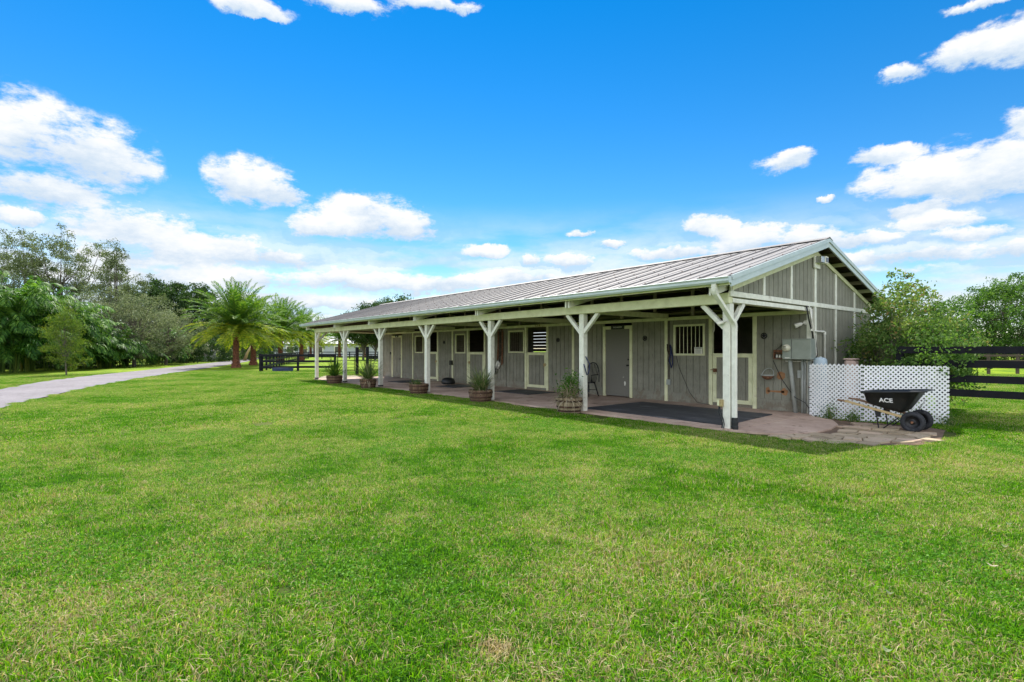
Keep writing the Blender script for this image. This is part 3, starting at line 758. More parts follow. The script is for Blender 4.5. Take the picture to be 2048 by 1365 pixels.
MB().tube([(.05, 3.52, 2.38), (.05, 3.52, 1.92), (.05, 3.55, 1.885), (.05, 3.9, 1.885), (.05, 4.24, 1.885), (.05, 4.28, 1.85), (.05, 4.28, .1)], .021, 10).build('pipe', 'pvc', t, smooth=True)
MB().lathe([(.032, -.035), (.032, .035)], (.05, 4.28, 1.85), 12).lathe([(.032, -.035), (.032, .035)], (.05, 3.52, 1.92), 12).build('elbow', 'pvc', t)
t = thing('spigot_pipe', 'short white hooked spigot pipe at the left edge of the lattice', 'pipe', (.1, 3.35, 0))
MB().tube([(.30, 3.42, 1.10), (.12, 3.42, 1.10), (.09, 3.42, 1.07), (.09, 3.42, .68)], .018, 8).build('pipe', 'pvc', t, smooth=True)
MB().tube([(.09, 3.42, .68), (.09, 3.36, .66), (.09, 3.30, .62)], .020, 8).lathe([(.035, -.006), (.035, .006)], (.09, 3.40, .76), 10).build('tap', 'rust', t)
t = thing('service_cable', 'thick black cables dropping from the gable beam behind the meter cabinet', 'cable', (.04, W, 0))
for k, (y0, y1, r_) in enumerate(((3.30, 3.74, .017), (3.38, 3.80, .012), (3.34, 3.70, .012))):
    MB().tube([(.035 + .02 * k, y0, 2.44), (.045 + .02 * k, y0 + .12, 2.1), (.06 + .02 * k, (y0 + y1) / 2 + .05, 1.8), (.05 + .02 * k, y1, 1.35), (.03, y1, 1.1 + .1 * k)], r_, 8).build('cable', 'blackmetal' if k != 2 else 'pvc', t, smooth=True)
mb = MB()
for k in range(3):
    r_ = .10 + .035 * k
    mb.tube([(.02 + r_ * math.sin(a) * .9 - .02, W - .05, 1.22 - r_ * (1 - math.cos(a)) * .6) for a in np.linspace(-1.5, 1.9, 10)], .008, 6)
mb.build('loop', 'pvc', t)
t = thing('garden_hose', 'dark garden hoses looped down the wall corner beside the lattice', 'hose', (0, W, 0))
for k in range(4):
    x = .0 + .03 * k
    MB().tube([(x + .06, W - .12, .68), (x, W - .12, .55 - .05 * k), (x - .02, W - .10, .3), (x + .02, W - .12, .1), (x + .08 + .03 * k, W - .2, .02), (x + .16, W - .3 - .05 * k, .0)], .011, 8).build('coil', 'blackplastic' if k % 2 else 'conduit', t, smooth=True)
t = thing('extension_cord', 'thin black cord sagging across the grey wall under the meter cabinet', 'cord', (-.7, W, .3))
MB().tube([(-.85, W - .03, 1.2), (-.76, W - .03, 1.0), (-.66, W - .03, .78), (-.5, W - .04, .55), (-.3, W - .16, .36), (-.08, W - .14, .25), (.02, W - .14, .1)], .007, 6).build('cord', 'blackmetal', t)
# wooden rack with bottles left of the meter
t = thing('wall_rack', 'small rusty wooden rack with jars hung left of the meter cabinet', 'rack', (-.66, W, 1.24))
MB().box(-.80, -.53, W - .13, W - .026, 1.24, 1.26).box(-.80, -.53, W - .13, W - .026, 1.37, 1.385).box(-.80, -.785, W - .13, W - .026, 1.24, 1.46).box(-.545, -.53, W - .13, W - .026, 1.24, 1.46).box(-.785, -.545, W - .135, W - .125, 1.40, 1.455).build('shelf', 'rust', t)
mb = MB()
for k in range(3): mb.lathe([(.026, 1.262), (.028, 1.31), (.02, 1.33), (.016, 1.345)], (-.735 + .07 * k, W - .085, 0), 12)
mb.build('jars', 'pvc', t, smooth=True)
MB().tube([(-.80, W - .03, 1.44), (-.62, W - .03, 1.60), (-.50, W - .03, 1.68)], .006, 6).build('hanger', 'blackmetal', t)
# corner hay basket
t = thing('wall_basket', 'round wire and rust coloured feed basket hung on the wall right of the first stall', 'basket', (-.93, W, .82))
MB().lathe([(.02, 0), (.07, .015), (.115, .05), (.135, .10), (.125, .10), (.105, .055), (.06, .025), (.02, .012)], (-.93, W - .15, .74), 20).build('bowl', 'rust', t, smooth=True)
MB().tube([(-.93 + .14 * math.cos(a), W - .15 + .14 * math.sin(a), .845) for a in np.linspace(0, 2 * math.pi, 21)], .012, 8, False).build('rim', 'conduit', t, smooth=True)
MB().tube([(-.93 + .14 * math.cos(a), W - .15 + .10 * math.sin(a), .845 + .17 * math.sin(a)) for a in np.linspace(0, math.pi, 12)], .009, 8).build('bail', 'conduit', t, smooth=True)
# black star medallions
for x, lab in ((-1.08, 'to the right of the nearest stall opening'), (-4.59, 'between the tack room door and the nearest barred window'), (-8.25, 'behind the second post, left of the chair'), (-15.67, 'between the third and fourth stalls far down the porch')):
    mb = MB()
    mb.tube([(x + .066 * math.cos(a), W - .012, 1.80 + .066 * math.sin(a)) for a in np.linspace(0, 2 * math.pi, 25)], .012, 6, False)
    v = [(x + (.066 if k % 2 == 0 else .032) * math.sin(k * math.pi / 5), W - .014, 1.80 + (.066 if k % 2 == 0 else .032) * math.cos(k * math.pi / 5)) for k in range(10)] + [(x, W - .03, 1.80)]
    mb.add(v, [(k, (k + 1) % 10, 10) for k in range(10)])
    tag(mb.build('star_medallion', 'blackmetal'), 'black star medallion ' + lab, 'wall ornament', 'star medallions on the porch wall')
# vent diamond at the far end
tag(MB().lathe([(.07, 0), (.07, -.03), (.05, -.04)], (-21.02, W, 1.27), 4, 'Y').build('dark_bracket', 'blackmetal'), 'small black diamond shaped bracket left of the far panelled door', 'bracket')
# flood lamp under porch, gable lamp
def floodlamp(loc, lab, d=(-.5, -.6, -.5), mat='pvc', s=1.0):
    t = thing('flood_lamp', lab, 'lamp', loc)
    L = Vector(loc); D = Vector(d).normalized()
    MB().lathe([(.05 * s, 0), (.05 * s, .02)], (L.x, L.y - .001, L.z), 12, 'Y').build('base_plate', mat, t)
    MB().tube([L, L + D * .10 * s], .014 * s, 8).build('arm', mat, t)
    MB().tube([L + D * .08 * s, L + D * .11 * s, L + D * .22 * s, L + D * .24 * s], [.03 * s, .042 * s, .055 * s, .058 * s], 14).build('lamp_head', mat, t, smooth=True)
    return t
floodlamp((-.12, W - .026, 2.09), 'white spot lamp on the wall above the meter cabinet', (-.75, -.55, -.35))
floodlamp((-.06, -.004, 1.99), 'small white spot lamp fixed to the nearest corner post under the brace', (-.8, -.45, -.25), s=.7)
floodlamp((-6.95, W - .004, 1.80), 'small cream lamp on the wall behind the second post', (.1, -.9, -.3), s=.6)
t = thing('gable_lamp', 'white box lamp on a board at the peak of the gable', 'lamp', (0, 3.88, 3.35))
MB().box(.019, .045, 3.70, 4.05, 3.34, 3.60).build('back_board', 'white', t, bevel=.004)
MB().box(.045, .17, 3.78, 3.96, 3.46, 3.60).build('housing', 'galv', t, bevel=.006)
MB().box(.06, .18, 3.98, 4.16, 3.45, 3.62).build('lamp_head', 'white', t, bevel=.01)
MB().box(.181, .186, 4.0, 4.14, 3.48, 3.59).build('lens', 'glass', t)
# outlet box and wires on near post
t = thing('outlet_box', 'yellowish outlet box with dark cords low on the nearest corner post', 'electric box', (-.15, 0, .42))
MB().box(-.185, -.120, -.055, -.002, .40, .53).build('box', 'brass', t, bevel=.006)
MB().box(-.235, -.187, -.045, .03, .41, .52).build('cover', 'cream', t, bevel=.006)
MB().tube([(-.20, -.02, .41), (-.21, -.03, .30), (-.17, -.03, .2), (-.13, -.03, .1), (-.145, -.03, -.03)], .012, 8).tube([(-.18, -.03, .41), (-.17, -.04, .32), (-.11, -.04, .18), (-.09, -.04, .08), (-.10, -.05, -.03)], .009, 8).build('cord', 'blackplastic', t, smooth=True)
# ropes, halters
def rope(name, pts, r_, mat, lab, cat, extra=None):
    t = MB().tube(pts, r_, 7).build(name, mat, None, smooth=True); return tag(t, lab, cat)
rope('lead_rope', [(-3.70, W - .05, 1.60), (-3.66, W - .07, 1.40), (-3.70, W - .08, 1.15), (-3.64, W - .08, .95), (-3.60, W - .08, 1.05), (-3.62, W - .07, 1.3), (-3.68, W - .05, 1.55)], .018, 'bluerope', 'dark lead rope bundle hanging on the wall left of the nearest barred window', 'rope')
rope('halter', [(-3.80, W - .04, 1.62), (-3.78, W - .06, 1.45), (-3.72, W - .07, 1.3), (-3.75, W - .07, 1.12), (-3.70, W - .06, 1.35), (-3.74, W - .04, 1.58)], .016, 'darkwood', 'worn leather halter hung on the cream trim between tack room and window', 'halter')
rope('white_strap', [(-1.02 - 1.35, W - .08, 2.25), (-2.37, W - .10, 1.98), (-2.35, W - .10, 1.92), (-2.33, W - .10, 1.98), (-2.34, W - .08, 2.25)], .010, 'signwhite', 'white strap hanging in the opening of the nearest stall', 'strap')
rope('blue_rope', [(-3.655, .07, 1.30), (-3.60, .16, 1.10), (-3.645, .16, .90), (-3.64, .10, .86), (-3.62, .03, .98), (-3.65, .0, 1.12)], .013, 'bluerope', 'navy rope loop hooked on the second porch post', 'rope')
rope('hanging_cord', [(-3.52, W - .03, 1.28), (-3.42, W - .03, .95), (-3.25, W - .03, .6), (-3.1, W - .04, .3), (-2.85, W - .06, .04), (-2.4, W - .2, .022)], .006, 'blackmetal', 'thin black cord trailing down the wall below the nearest barred window', 'cord')
t = thing('conduit_riser', 'dark conduit with an outlet box beside the cream trim left of the nearest window', 'pipe', (-3.78, W, .4))
MB().tube([(-3.76, W - .02, 2.28), (-3.76, W - .02, .60)], .014, 8).build('pipe', 'darkwood', t)
MB().box(-3.82, -3.70, W - .06, W - .003, .47, .62).build('junction_box', 'conduit', t, bevel=.004)
t = thing('conduit_riser', 'dark conduit with a box beside the cream trim left of the third window', 'pipe', (-14.97, W, .7))
MB().box(-15.12, -14.92, W - .09, W - .024, .78, .98).tube([(-15.1, W - .04, .78), (-15.14, W - .04, .5), (-15.16, W - .04, .1)], .01, 6).build('junction_box', 'blackmetal', t)
t = thing('bridle_rack', 'bridles and lead ropes hung on hooks left of the second stall window', 'tack', (-11.3, W, 1.0))
for k, (x, z0, mt) in enumerate(((-11.62, 1.05, 'rust'), (-11.52, .95, 'darkwood'), (-11.42, 1.2, 'darkwood'), (-11.35, .85, 'rust'), (-11.56, .72, 'pvc'))):
    ztop = 2.28 if k != 4 else 1.02
    MB().tube([(x, W - .04, ztop), (x + .03, W - .06, (ztop + z0) / 2), (x - .02, W - .06, z0), (x + .05, W - .06, z0 + .1), (x + .05, W - .04, ztop - .1)], .018 if k != 4 else .04, 6).build('strap', mt, t)
t = thing('hose_coil', 'coil of dark hose hanging on the wall behind the third post', 'hose', (-11.9, W, .7))
mb = MB()
for k in range(4): mb.tube([(-11.85 + (.11 + .02 * k) * math.cos(a), W - .05 - .02 * k, .66 + (.11 + .015 * k) * math.sin(a)) for a in np.linspace(0, 2 * math.pi, 17)], .013, 6, False)
mb.build('coil', 'blackplastic', t, smooth=True)
MB().tube([(-11.62, W - .06, 1.0), (-11.66, W - .07, .86), (-11.72, W - .07, .72)], [.03, .045, .02], 10).build('nozzle', 'pvc', t, smooth=True)
tag(MB().lathe([(.26, .0), (.29, .03), (.30, .10), (.25, .22), (.14, .27), (.0, .28)], (-14.15, 2.9, .001), 18, cap=False).build('feed_tub', 'blackplastic', smooth=True), 'dark upturned feed tub on the porch floor by the third stall door', 'tub')

# windsor chair (behind second post)
t = thing('windsor_chair', 'black spindle back armchair standing by the wall behind the second porch post', 'chair', (-6.42, 3.05, 0))
cx, cy = -6.32, 3.08
prof_ = []
mb = MB()
pl = [(cx + .24 * math.cos(a) * (1 + .08 * math.sin(a)), cy + .21 * math.sin(a)) for a in np.linspace(0, 2 * math.pi, 24, endpoint=False)]
mb.add([(x, y, .42) for x, y in pl] + [(x, y, .455) for x, y in pl], [tuple(range(24))[::-1], tuple(range(24, 48))] + [(i, (i + 1) % 24, 24 + (i + 1) % 24, 24 + i) for i in range(24)])
mb.build('seat', 'blackmetal', t)
for sx_, sy_ in ((1, 1), (1, -1), (-1, 1), (-1, -1)):
    MB().tube([(cx + sx_ * .15, cy + sy_ * .13, .43), (cx + sx_ * .19, cy + sy_ * .18, .22), (cx + sx_ * .235, cy + sy_ * .225, 0)], [.018, .024, .015], 8).build('leg', 'blackmetal', t, smooth=True)
hoop = lambda a: (cx + (.27 + .04 * math.sin(a)) * math.cos(a), cy + .20 + .04 * math.sin(a), .455 + .60 * math.sin(a) ** .8 if math.sin(a) > 0 else .455)
mb = MB().tube([hoop(a) for a in np.linspace(0, math.pi, 18)], .016, 8)
for k in range(1, 10):
    a = math.acos(1 - 2 * k / 10); top_ = hoop(a)
    mb.tube([(cx + .20 * (1 - 2 * k / 10), cy + .17, .45), top_], .009, 6)
mb.build('backrest', 'blackmetal', t, smooth=True)
for s_ in (-1, 1):
    MB().tube([(cx + s_ * .25, cy + .20, .68), (cx + s_ * .29, cy + .02, .68), (cx + s_ * .27, cy - .15, .67)], .012, 8).tube([(cx + s_ * .22, cy - .10, .45), (cx + s_ * .27, cy - .12, .67)], .009, 6).build('armrest', 'blackmetal', t, smooth=True)
MB().tube([(cx - .19, cy - .18, .22), (cx - .19, cy + .18, .22)], .008, 6).tube([(cx + .19, cy - .18, .22), (cx + .19, cy + .18, .22)], .008, 6).tube([(cx - .19, cy, .22), (cx + .19, cy, .22)], .008, 6).build('stretcher', 'blackmetal', t)

# half barrel planters with their plants
def blades(n, L0, L1, w, spread, base, droop=1.0, segs=5, up=.9):
    """arching strap leaves as ribbons -> (k,4,3)"""
    out = []
    for i in range(n):
        a = nr.uniform(0, 2 * math.pi); L = nr.uniform(L0, L1); el = nr.uniform(*spread)
        d = np.array([math.cos(a) * math.cos(el), math.sin(a) * math.cos(el), math.sin(el)])
        p = np.array(base) + np.array([nr.normal(0, .05), nr.normal(0, .05), 0])
        side = np.array([-math.sin(a), math.cos(a), 0.])
        pts = [p.copy()]; st = L / segs
        for k in range(segs):
            p = p + d * st; pts.append(p.copy())
            d = d + np.array([0, 0, -droop * st * 2.2 * (k + 1) / segs * nr.uniform(.5, 1.5)]); d /= np.linalg.norm(d)
        for k in range(segs):
            w0 = w * (1 - (k / segs) ** 2); w1 = w * (1 - ((k + 1) / segs) ** 2) + .001
            out.append([pts[k] - side * w0, pts[k] + side * w0, pts[k + 1] + side * w1, pts[k + 1] - side * w1])
    return np.array(out)
def leafballs(n, c, r, size, aspect=.45):
    """diamond leaves in a ball -> (n,4,3)"""
    c = np.asarray(c); p = c + nr.normal(0, 1, (n, 3)) * (np.array(r) * .5)
    return diamonds(p, size, aspect)
def diamonds(p, size, aspect=.45, flat=.0, up=0.35):
    n = len(p)
    d = nr.normal(0, 1, (n, 3)); d[:, 2] = d[:, 2] * (1 - flat) ; d /= np.linalg.norm(d, axis=1)[:, None]
    q = nr.normal(0, 1, (n, 3)); q[:, 2] *= .5; s = np.cross(d, q); s /= np.linalg.norm(s, axis=1)[:, None] + 1e-9
    L = (size * nr.uniform(.6, 1.3, n))[:, None]
    return np.stack([p, p + d * L * .5 + s * L * aspect * .5, p + d * L, p + d * L * .5 - s * L * aspect * .5], axis=1)
BAR = [(-3.84, -.30, .31, .36, 'barrelpale', 'pale half barrel planter with dark hoops beside the second post, the nearest one'),
       (-7.32, -.36, .345, .34, 'barrelwood', 'brown half barrel planter beside the third post'),
       (-10.85, -.38, .33, .34, 'barrelwood', 'dark weathered half barrel planter beside the fourth post, the emptiest one'),
       (-14.40, -.60, .31, .36, 'barrelwood', 'dark half barrel planter with a tall spiky plant beside the fifth post'),
       (-17.88, -.60, .34, .36, 'barrelwood', 'dark half barrel planter farthest down the porch, beside the sixth post')]
for n, (x, y, r_, h, mt, lab) in enumerate(BAR):
    t = thing('barrel_planter', lab, 'planter', (x, y, GZ), 0, 'half barrel planters along the porch')
    staves = MB(); ns = 20
    z0 = GZ + .01
    for k in range(ns):
        a0 = 2 * math.pi * k / ns + .02; a1 = 2 * math.pi * (k + 1) / ns - .02
        prf = [(r_ * .82, 0), (r_ * .93, h * .35), (r_ * .99, h * .7), (r_, h * nr.uniform(.985, 1.015))]
        v = []
        for rr, hh in prf:
            for a, q in ((a0, 1), (a1, 1), (a1, .93), (a0, .93)): v.append((x + rr * q * math.cos(a), y + rr * q * math.sin(a), z0 + hh))
        f = []
        for i in range(3):
            for j in range(4): f.append((i * 4 + j, i * 4 + (j + 1) % 4, (i + 1) * 4 + (j + 1) % 4, (i + 1) * 4 + j))
        f += [(3, 2, 1, 0), (12, 13, 14, 15)]
        staves.add(v, f)
    staves.lathe([(r_ * .79, 0), (r_ * .80, .01)], (x, y, z0), 20)
    staves.build('staves', mt, t)
    for zz, rr in ((.06, .86), (h * .42, .95), (h * .80, 1.0)):
        MB().lathe([(r_ * rr, -.022), (r_ * (rr + .022), -.022), (r_ * (rr + .028), .022), (r_ * rr + .006, .022)], (x, y, z0 + zz), 28, cap=False).build('hoop', 'hoop', t)
    MB().lathe([(.001, h * .86), (r_ * .6, h * .88), (r_ * .92, h * .84)], (x, y, z0), 20, cap=False).build('soil', 'soil', t)
    b = (x, y, z0 + h * .84)
    if n == 0:
        p = thing('potted_plant', 'leafy green weed with dry straw grass drooping over the nearest barrel', 'plant', b)
        mb = MB(); c = np.array([x - .02, y, z0 + h + .18])
        pts = np.concatenate([c + np.array([0, 0, .0]) + nr.normal(0, 1, (520, 3)) * (.13, .13, .13), c + np.array([.08, 0, .22]) + nr.normal(0, 1, (360, 3)) * (.09, .09, .11)])
        mb.quads(diamonds(pts, .06, .5)).build('foliage', 'leaf_mid', p)
        mb = MB().quads(blades(150, .35, .75, .009, (.3, 1.3), (x, y, b[2]), 1.6)); mb.quads(blades(110, .4, .7, .009, (-.1, .7), (x + .10, y - .12, b[2]), 2.4))
        mb.build('dry_grass', 'straw', p)
    elif n == 1:
        p = thing('potted_plant', 'tall bushy strap leaf plant with straw tips in the barrel by the third post', 'plant', b)
        MB().quads(blades(230, .4, .95, .012, (.5, 1.45), b, 1.0)).build('foliage', 'spiky', p)
        MB().quads(blades(90, .4, .8, .010, (.2, 1.2), b, 1.6)).build('dry_grass', 'straw', p)
    elif n == 2:
        p = thing('potted_plant', 'low sparse trailing grass in the dark barrel by the fourth post', 'plant', b)
        MB().quads(blades(110, .25, .5, .011, (.1, 1.0), (x - .1, y - .05, b[2]), 1.8)).build('foliage', 'spiky', p)
    elif n == 3:
        p = thing('potted_plant', 'big spiky agave like plant bursting from the barrel by the fifth post', 'plant', b)
        MB().quads(blades(200, .6, 1.2, .014, (.35, 1.45), b, .45)).build('foliage', 'spiky', p)
        MB().quads(blades(90, .4, .7, .010, (-.1, .8), b, 1.8)).build('dry_grass', 'straw', p)
    else:
        p = thing('potted_plant', 'stiff dark green sword leaf plant in the barrel farthest down the porch', 'plant', b)
        MB().quads(blades(110, .7, 1.15, .022, (.25, 1.4), b, .25)).build('foliage', 'frond', p)

# wheelbarrow
ax = Vector((2.21, 2.60, GZ))
t = thing('wheelbarrow', 'black two wheeled wheelbarrow with wooden handles in front of the white lattice', 'wheelbarrow', tuple(ax))
YN, YF = 2.27, 2.93; ym = 2.60
def loop8(x0, x1, hw, z0, z1, ch, n=6):
    """rounded rectangle around the tray at a level; returns points"""
    pts = []
    for (cx_, cy_, a0) in ((x1 - ch, ym + hw - ch, 0), (x0 + ch, ym + hw - ch, 90), (x0 + ch, ym - hw + ch, 180), (x1 - ch, ym - hw + ch, 270)):
        for k in range(n):
            a = R(a0 + 90 * k / (n - 1)); x_ = cx_ + ch * math.cos(a); y_ = cy_ + ch * math.sin(a)
            f = (x_ - x0) / (x1 - x0); pts.append((x_, y_, z0 + (z1 - z0) * f))
    return pts
L = [loop8(1.52, 2.02, .20, .425, .30, .07), loop8(1.46, 2.10, .235, .46, .36, .09), loop8(1.42, 2.30, .32, .655, .69, .10), loop8(1.39, 2.38, .345, .665, .735, .11), loop8(1.375, 2.40, .36, .655, .725, .11), loop8(1.375, 2.40, .36, .64, .71, .11)]
inner = [loop8(1.44, 2.28, .305, .65, .70, .10), loop8(1.50, 2.08, .22, .47, .38, .08)]
seq = [L[5], L[4], L[3], L[2], inner[0], inner[1]]
def skin(mb, loops, capend=False, capstart=False):
    n = len(loops[0]); v = [p for l in loops for p in l]; f = []
    for i in range(len(loops) - 1):
        for k in range(n): f.append((i * n + k, i * n + (k + 1) % n, (i + 1) * n + (k + 1) % n, (i + 1) * n + k))
    if capstart: f.append(tuple(range(n))[::-1])
    if capend: f.append(tuple((len(loops) - 1) * n + k for k in range(n)))
    return mb.add(v, f)
tray = MB(); skin(tray, [L[0], L[1], L[2], L[5]], capstart=True); skin(tray, seq, capend=True)
tray = tray.build('tray', 'blackplastic', t, smooth=True)
# the near side of the tray leans: find its plane for the lettering
ny0, ny1 = ym - .235, ym - .32
tilt = math.degrees(math.atan2(ny0 - ny1, .655 - .46))
Mx = Matrix.Translation((1.805, ym - .286, .515)) @ Matrix.Rotation(R(90 + tilt - 2), 4, 'X')
lt = textmesh('lettering', 'ACE', .115, 'decal', tray, Matrix.Translation(-ax) @ Mx, True, .003)
MB().tube([(1.0, YN + .03, .49 + GZ + .02), (1.1, YN + .03, .46), (1.16, YN + .03, .445)], .019, 8).build('grip', 'gripwood', t, smooth=True)
MB().tube([(1.0, YF - .03, .49 + GZ + .02), (1.1, YF - .03, .46), (1.16, YF - .03, .445)], .019, 8).build('grip', 'gripwood', t, smooth=True)
for y0, y1 in ((YN + .03, YN + .07), (YF - .03, YF - .07)):
    MB().bar((1.13, y0, .463), (2.12, y1, .215), .04, .042).build('handle', 'ashwood' if y0 < ym else 'gripwood', t, bevel=.004)
for yw in (2.34, 2.86):
    w = MB(); prf = []
    for k in range(17):
        a = 2 * math.pi * k / 16
        prf.append((.145 + .045 * math.cos(a), .052 * math.sin(a)))
    w.lathe(prf, (2.21, yw, GZ + .192), 32, 'Y', cap=False)
    for k in range(32):
        a = 2 * math.pi * k / 32; r0 = .187
        for s_ in (-1, 1):
            p0 = Vector((2.21 + r0 * math.cos(a), yw + s_ * .008, GZ + .192 + r0 * math.sin(a))); p1 = Vector((2.21 + (r0 - .006) * math.cos(a + .08), yw + s_ * .036, GZ + .192 + (r0 - .006) * math.sin(a + .08)))
            w.bar(p0, p1, .012, .010, (math.cos(a), 0, math.sin(a)))
    wheel = w.build('wheel', 'rubber', t, smooth=True)
    MB().lathe([(.105, -.036), (.10, -.03), (.06, -.012), (.03, -.012), (.03, -.045), (.001, -.045)], (2.21, yw, GZ + .192), 24, 'Y', cap=False).lathe([(.105, .036), (.10, .03), (.06, .012), (.03, .012), (.03, .045), (.001, .045)], (2.21, yw, GZ + .192), 24, 'Y', cap=False).build('rim', 'blackmetal', wheel, smooth=True)
    MB().lathe([(.022, -.052), (.022, .052)], (2.21, yw, GZ + .192), 12, 'Y').build('hub', 'rust', wheel)
MB().tube([(2.21, 2.29, GZ + .192), (2.21, 2.91, GZ + .192)], .011, 8).build('axle', 'galv', t)
for y0 in (YN + .06, YF - .06):
    MB().tube([(1.62, y0, .335), (1.66, y0, .18), (1.69, y0, GZ + .01), (1.74, y0, GZ + .012), (1.92, y0, .14), (2.02, y0, .235)], .012, 8).build('leg', 'blackmetal', t, smooth=True)
    MB().box(1.64, 1.72, y0 - .01, y0 + .01, .20, .32).build('leg_plate', 'blackmetal', t)
    MB().tube([(2.12, y0, .22), (2.20, y0, .38), (2.29, y0 + (.05 if y0 < ym else -.05), .54)], .009, 8).build('tray_brace', 'galv', t, smooth=True)
MB().bar((2.10, YN + .06, .2), (2.32, ym, .10), .05, .02).bar((2.10, YF - .06, .2), (2.32, ym, .10), .05, .02).build('nose_guard', 'gripwood', t)

# lattice screen in two sections
def lattice(p0, p1, h, lab, pitch=.087, sw=.030, trim=.0):
    A = Vector(p0); B = Vector(p1); Lw = (B - A).length; U = (B - A).normalized(); Nn = U.cross(Vector((0, 0, 1)))
    t = thing('lattice_panel', lab, 'lattice', tuple(A), 0, 'white lattice panels beside the barn')
    for s_, off in ((1, .0035), (-1, -.0035)):
        mb = MB()
        # strips at 45 degrees: z = s*(u - c)
        c = -h - pitch
        while c < Lw + h + pitch:
            # clip line u = c + s*z ... for z in [0,h], u in [0,Lw]
            if s_ == 1: z0 = max(0, -c); z1 = min(h, Lw - c); f = lambda z: c + z
            else: z0 = max(0, c - Lw); z1 = min(h, c); f = lambda z: c - z
            if z1 - z0 > .02:
                a = A + U * f(z0) + Vector((0, 0, z0)) + Nn * off; b = A + U * f(z1) + Vector((0, 0, z1)) + Nn * off
                mb.bar(a, b, sw, .006, tuple(Nn))
            c += pitch
        mb.build('lattice_strips', 'lattice', t)
    return t
lattice((.10, 3.30, GZ), (1.15, 3.25, GZ), 1.19, 'left half of the white diamond lattice screen, beside the meter cabinet pipes')
lattice((1.155, 3.25, GZ), (2.40, 4.02, GZ), 1.17, 'right half of the white diamond lattice screen, behind the wheelbarrow')
# plants poking through at its foot
for i, (x, y, s_, lab) in enumerate(((.55, 3.15, .34, 'low weed growing at the foot of the lattice near the wall corner'), (1.0, 3.15, .22, 'small weed at the foot of the lattice left of the wheelbarrow'), (1.9, 3.35, .26, 'low weeds under the tray of the wheelbarrow'), (2.45, 3.8, .25, 'weed at the right foot of the lattice'))):
    p = thing('weed', lab, 'weed', (x, y, GZ), 0, 'weeds at the foot of the lattice')
    MB().quads(diamonds(np.array([x, y, GZ + s_ * .45]) + nr.normal(0, 1, (150, 3)) * (s_ * .35, s_ * .2, s_ * .3), .05, .4)).build('foliage', 'leaf_hedge', p)
    MB().quads(blades(44, s_ * .6, s_ * 1.3, .005, (.6, 1.5), (x, y, GZ), .6)).build('stems', 'spiky', p)
# tank and bin behind the lattice
t = thing('water_tank', 'pale blue water softener tank behind the left end of the lattice', 'tank', (.20, 3.62, GZ))
MB().lathe([(.14, 0), (.14, 1.20), (.13, 1.28), (.09, 1.32), (.0, 1.335)], (.20, 3.62, GZ), 24, cap=False).build('tank_body', 'bluetank', t, smooth=True)
MB().lathe([(.03, 1.30), (.03, 1.35)], (.20, 3.62, GZ), 12).build('cap', 'galv', t)
t = thing('plastic_bin', 'faded pinkish tan plastic bin standing behind the lattice', 'bin', (.50, 4.60, GZ))
MB().box(.38, .62, 4.48, 4.74, GZ, 1.22).build('bin_body', 'pinkplastic', t, bevel=.04)
MB().box(.365, .635, 4.465, 4.755, 1.222, 1.26).build('lid', 'pinkplastic', t, bevel=.02)

# ================================================================== FENCES
def fence(name, lab, pts, rails, rw, mat, post_h, post_w=.11, step=2.44, cat='fence', group=None, side=1, railt=.03):
    A = Vector((*pts[0], GZ))
    t = thing(name, lab, cat, tuple(A), 0, group)
    for (x0, y0), (x1, y1) in zip(pts, pts[1:]):
        a = Vector((x0, y0, GZ)); b = Vector((x1, y1, GZ)); L = (b - a).length; n = max(1, round(L / step)); u = (b - a) / L
        nn = Vector((u.y, -u.x, 0)) * side
        for k in range(n + 1):
            p = a + u * (L * k / n)
            if k == n and (x1, y1) != pts[-1]: continue
            lean = Vector((rnd.uniform(-.01, .01), rnd.uniform(-.01, .01), 0))
            MB().bar(p, p + Vector((0, 0, post_h + rnd.uniform(-.01, .02))) + lean, post_w, post_w, tuple(nn)).build('post', mat, t)
        for z in rails:
            mb = MB()
            for k in range(n):
                q0 = a + u * (L * k / n) + nn * (post_w / 2 + railt / 2); q1 = a + u * (L * (k + 1) / n) + nn * (post_w / 2 + railt / 2)
                dz = rnd.uniform(-.008, .008)
                mb.bar(q0 + Vector((0, 0, z + dz)), q1 - u * .004 + Vector((0, 0, z + dz)), railt, rw, (0, 0, 1))
            mb.build('rail', mat, t)
    return t
FG = 'dark board fences around the paddocks'
fence('board_fence', 'black four board fence right beside the lattice, the nearest fence on the right', [(1.55, 4.20), (4.30, 4.20), (14, 4.20)], (.65, .93, 1.22, 1.50), .14, 'black', 1.56, .12, 2.5, group=FG)
fence('board_fence', 'weathered three board fence far behind the bush on the right', [(-9.9, 20.5), (-2.6, 32.4), (5.0, 45.0)], (.45, .80, 1.14), .13, 'darkwood', 1.24, .13, 2.2, group=FG)
fence('board_fence', 'black three board paddock fence between the first palm and the far porch posts', [(-34.3, .46), (-31.45, 4.62)], (.30, .70, 1.10), .15, 'black', 1.20, .13, 2.3, group=FG)
fence('board_fence', 'black board fence running away behind the front paddock fence, beyond the palms', [(-34.4, .6), (-58, 9.5), (-84, 20)], (.30, .70, 1.10), .14, 'black', 1.18, .12, 2.44, group=FG)
fence('board_fence', 'distant black fence across the paddock in front of the far grey house', [(-84, 20.2), (-60, 41)], (.35, .75, 1.12), .13, 'black', 1.2, .12, 2.44, group=FG)
fence('board_fence', 'short thick black rail left of the porch end wall by the gate', [(-26.25, 4.68), (-24.3, 8.0)], (1.02,), .22, 'black', 1.3, .12, 3.4, group=FG)
